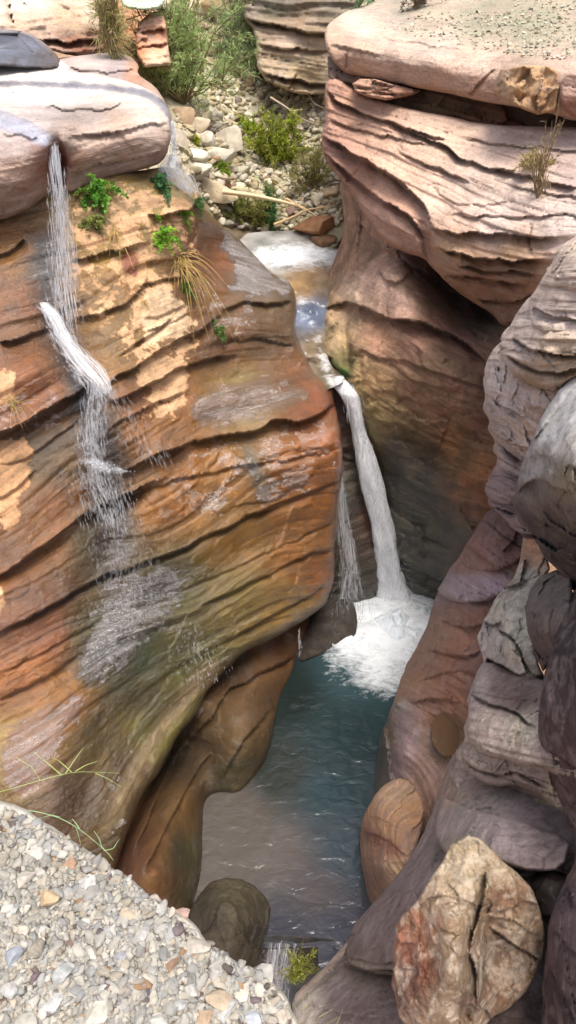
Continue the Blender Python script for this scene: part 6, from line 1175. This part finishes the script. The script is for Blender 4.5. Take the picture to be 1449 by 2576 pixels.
# left fall
wl_ = empty('waterfall', LW.at(330, 1560), 'broken lacy left waterfall dropping from the notch in the pale slab down the orange wall', 'waterfall')
l1 = [(138, 355, 9.72, 28), (138, 375, 9.65, 24), (142, 420, 9.6, 36), (148, 480, 9.55, 50), (154, 560, 9.5, 62), (158, 640, 9.4, 72), (160, 720, 9.25, 80), (168, 780, 9.1, 86)]
drops('strand', l1, 800, wl_, 9, (.002, .006), (.10, .45), dj=.04); sheet('veil', l1[:6], Mf, wl_, 10, depth=.25, dens=.20, edge=.3)
l2 = [tuple(x) for x in [(108, 762, 8.95, 26), (130, 785, 8.85, 36), (150, 820, 8.75, 42), (170, 865, 8.65, 54), (200, 905, 8.55, 72), (228, 935, 8.45, 80), (250, 960, 8.35, 64), (262, 985, 8.3, 50)]]
sheet('cascade', l2, Mf, wl_, 11, depth=.3, dens=.54, edge=.45); drops('strand', l2, 620, wl_, 12, (.003, .006), (.05, .22), spread=1.3, fall=(.3, 0, -1), dj=.25)
l3 = [(243, 945, 8.3, 46), (238, 1000, 8.2, 70), (230, 1060, 8.1, 76), (230, 1120, 8.0, 80), (240, 1170, 7.9, 104), (262, 1230, 7.8, 140), (285, 1300, 7.65, 130), (300, 1360, 7.5, 120), (330, 1440, 7.3, 150), (330, 1540, 7.0, 190)]
drops('strand', l3[:7], 800, wl_, 13, (.002, .0055), (.06, .28), dj=.07); drops('spray', l3[4:], 900, wl_, 14, (.002, .004), (.03, .16), dj=.22, spread=1.3)
sheet('veil', l3[:6], Mf, wl_, 15, depth=.2, dens=.20, edge=.3)
drops('spray', [(250, 960, 8.3, 60), (330, 1050, 8.0, 120), (400, 1150, 7.7, 140)], 220, wl_, 16, (.0015, .003), (.05, .2), dj=.1)
drops('spray', [(220, 1150, 7.9, 60), (300, 1180, 7.8, 90)], 420, wl_, 17, (.003, .006), (.02, .07), dj=.7)
drops('spray', [(300, 1560, 6.9, 200), (500, 1420, 7.9, 60)], 300, wl_, 18, (.002, .004), (.03, .12), dj=.4)
drops('spray', [(480, 1560, 7.4, 120), (520, 1700, 6.9, 160)], 240, wl_, 19, (.002, .004), (.03, .14), dj=.15)
# misty side fall at the slab's right corner
wm = empty('waterfall', LW.at(440, 450), 'misty little fall of white water at the right corner of the pale slab', 'waterfall')
mm = [(434, 300, 11.6, 10), (440, 340, 11.5, 12), (432, 390, 11.5, 30), (425, 420, 11.5, 60), (450, 450, 11.6, 80), (480, 480, 11.7, 50)]
drops('spray', mm, 700, wm, 20, (.004, .008), (.03, .16), dj=.3); sheet('cascade', mm[2:], Mf, wm, 21, depth=.4, dens=.55, edge=.4)
# outlet cascade at the bottom
wo = empty('waterfall', pt(700, 2480, z=-.6), 'small outlet cascade spilling between the dark boulder and the leafy plant', 'waterfall')
oc = [(712, 2380, 4.18, 84), (710, 2400, 4.12, 84), (704, 2430, 4.05, 80), (700, 2460, 4.0, 66), (704, 2500, 3.95, 50), (712, 2540, 3.9, 40)]
sheet('cascade', oc, Mf, wo, 22, depth=.15, dens=.42, edge=.35); drops('strand', oc, 500, wo, 23, (.003, .007), (.05, .25), dj=.08)

# pothole water
def pothole():
    r = Rock('puddle', None, None, [(1088, 1805), (1108, 1790), (1140, 1784), (1172, 1788), (1176, 1830), (1160, 1880), (1140, 1906), (1104, 1896), (1082, 1866), (1082, 1830)],
        [(1092, 1800, -1, 3.25), (1160, 1790, -1, 3.25), (1140, 1895, -1, 3.25)], [(1120, 1840, (120, 100, 62))], Mw, jit=7, er=.0, ew=8, big=(0, 1), fine=(.0, 4), beds=(0, 1), seed=90, emit=False)
    D = r.X
    z = np.array([0, 0, CAMZ]); Pq = JB.at(1130, 1845, .30); k = (Pq[2] - CAMZ) / (D[:, 2] - CAMZ); X = z + (D - z) * k[:, None]
    o = mesh_np('puddle', X, quads=r.quads, mat=Mw, attrs={'foam': np.full(len(X), -.4), 'tint': np.tile(lin((106, 82, 60)), (len(X), 1))}); tag(o, kind='structure')
pothole()
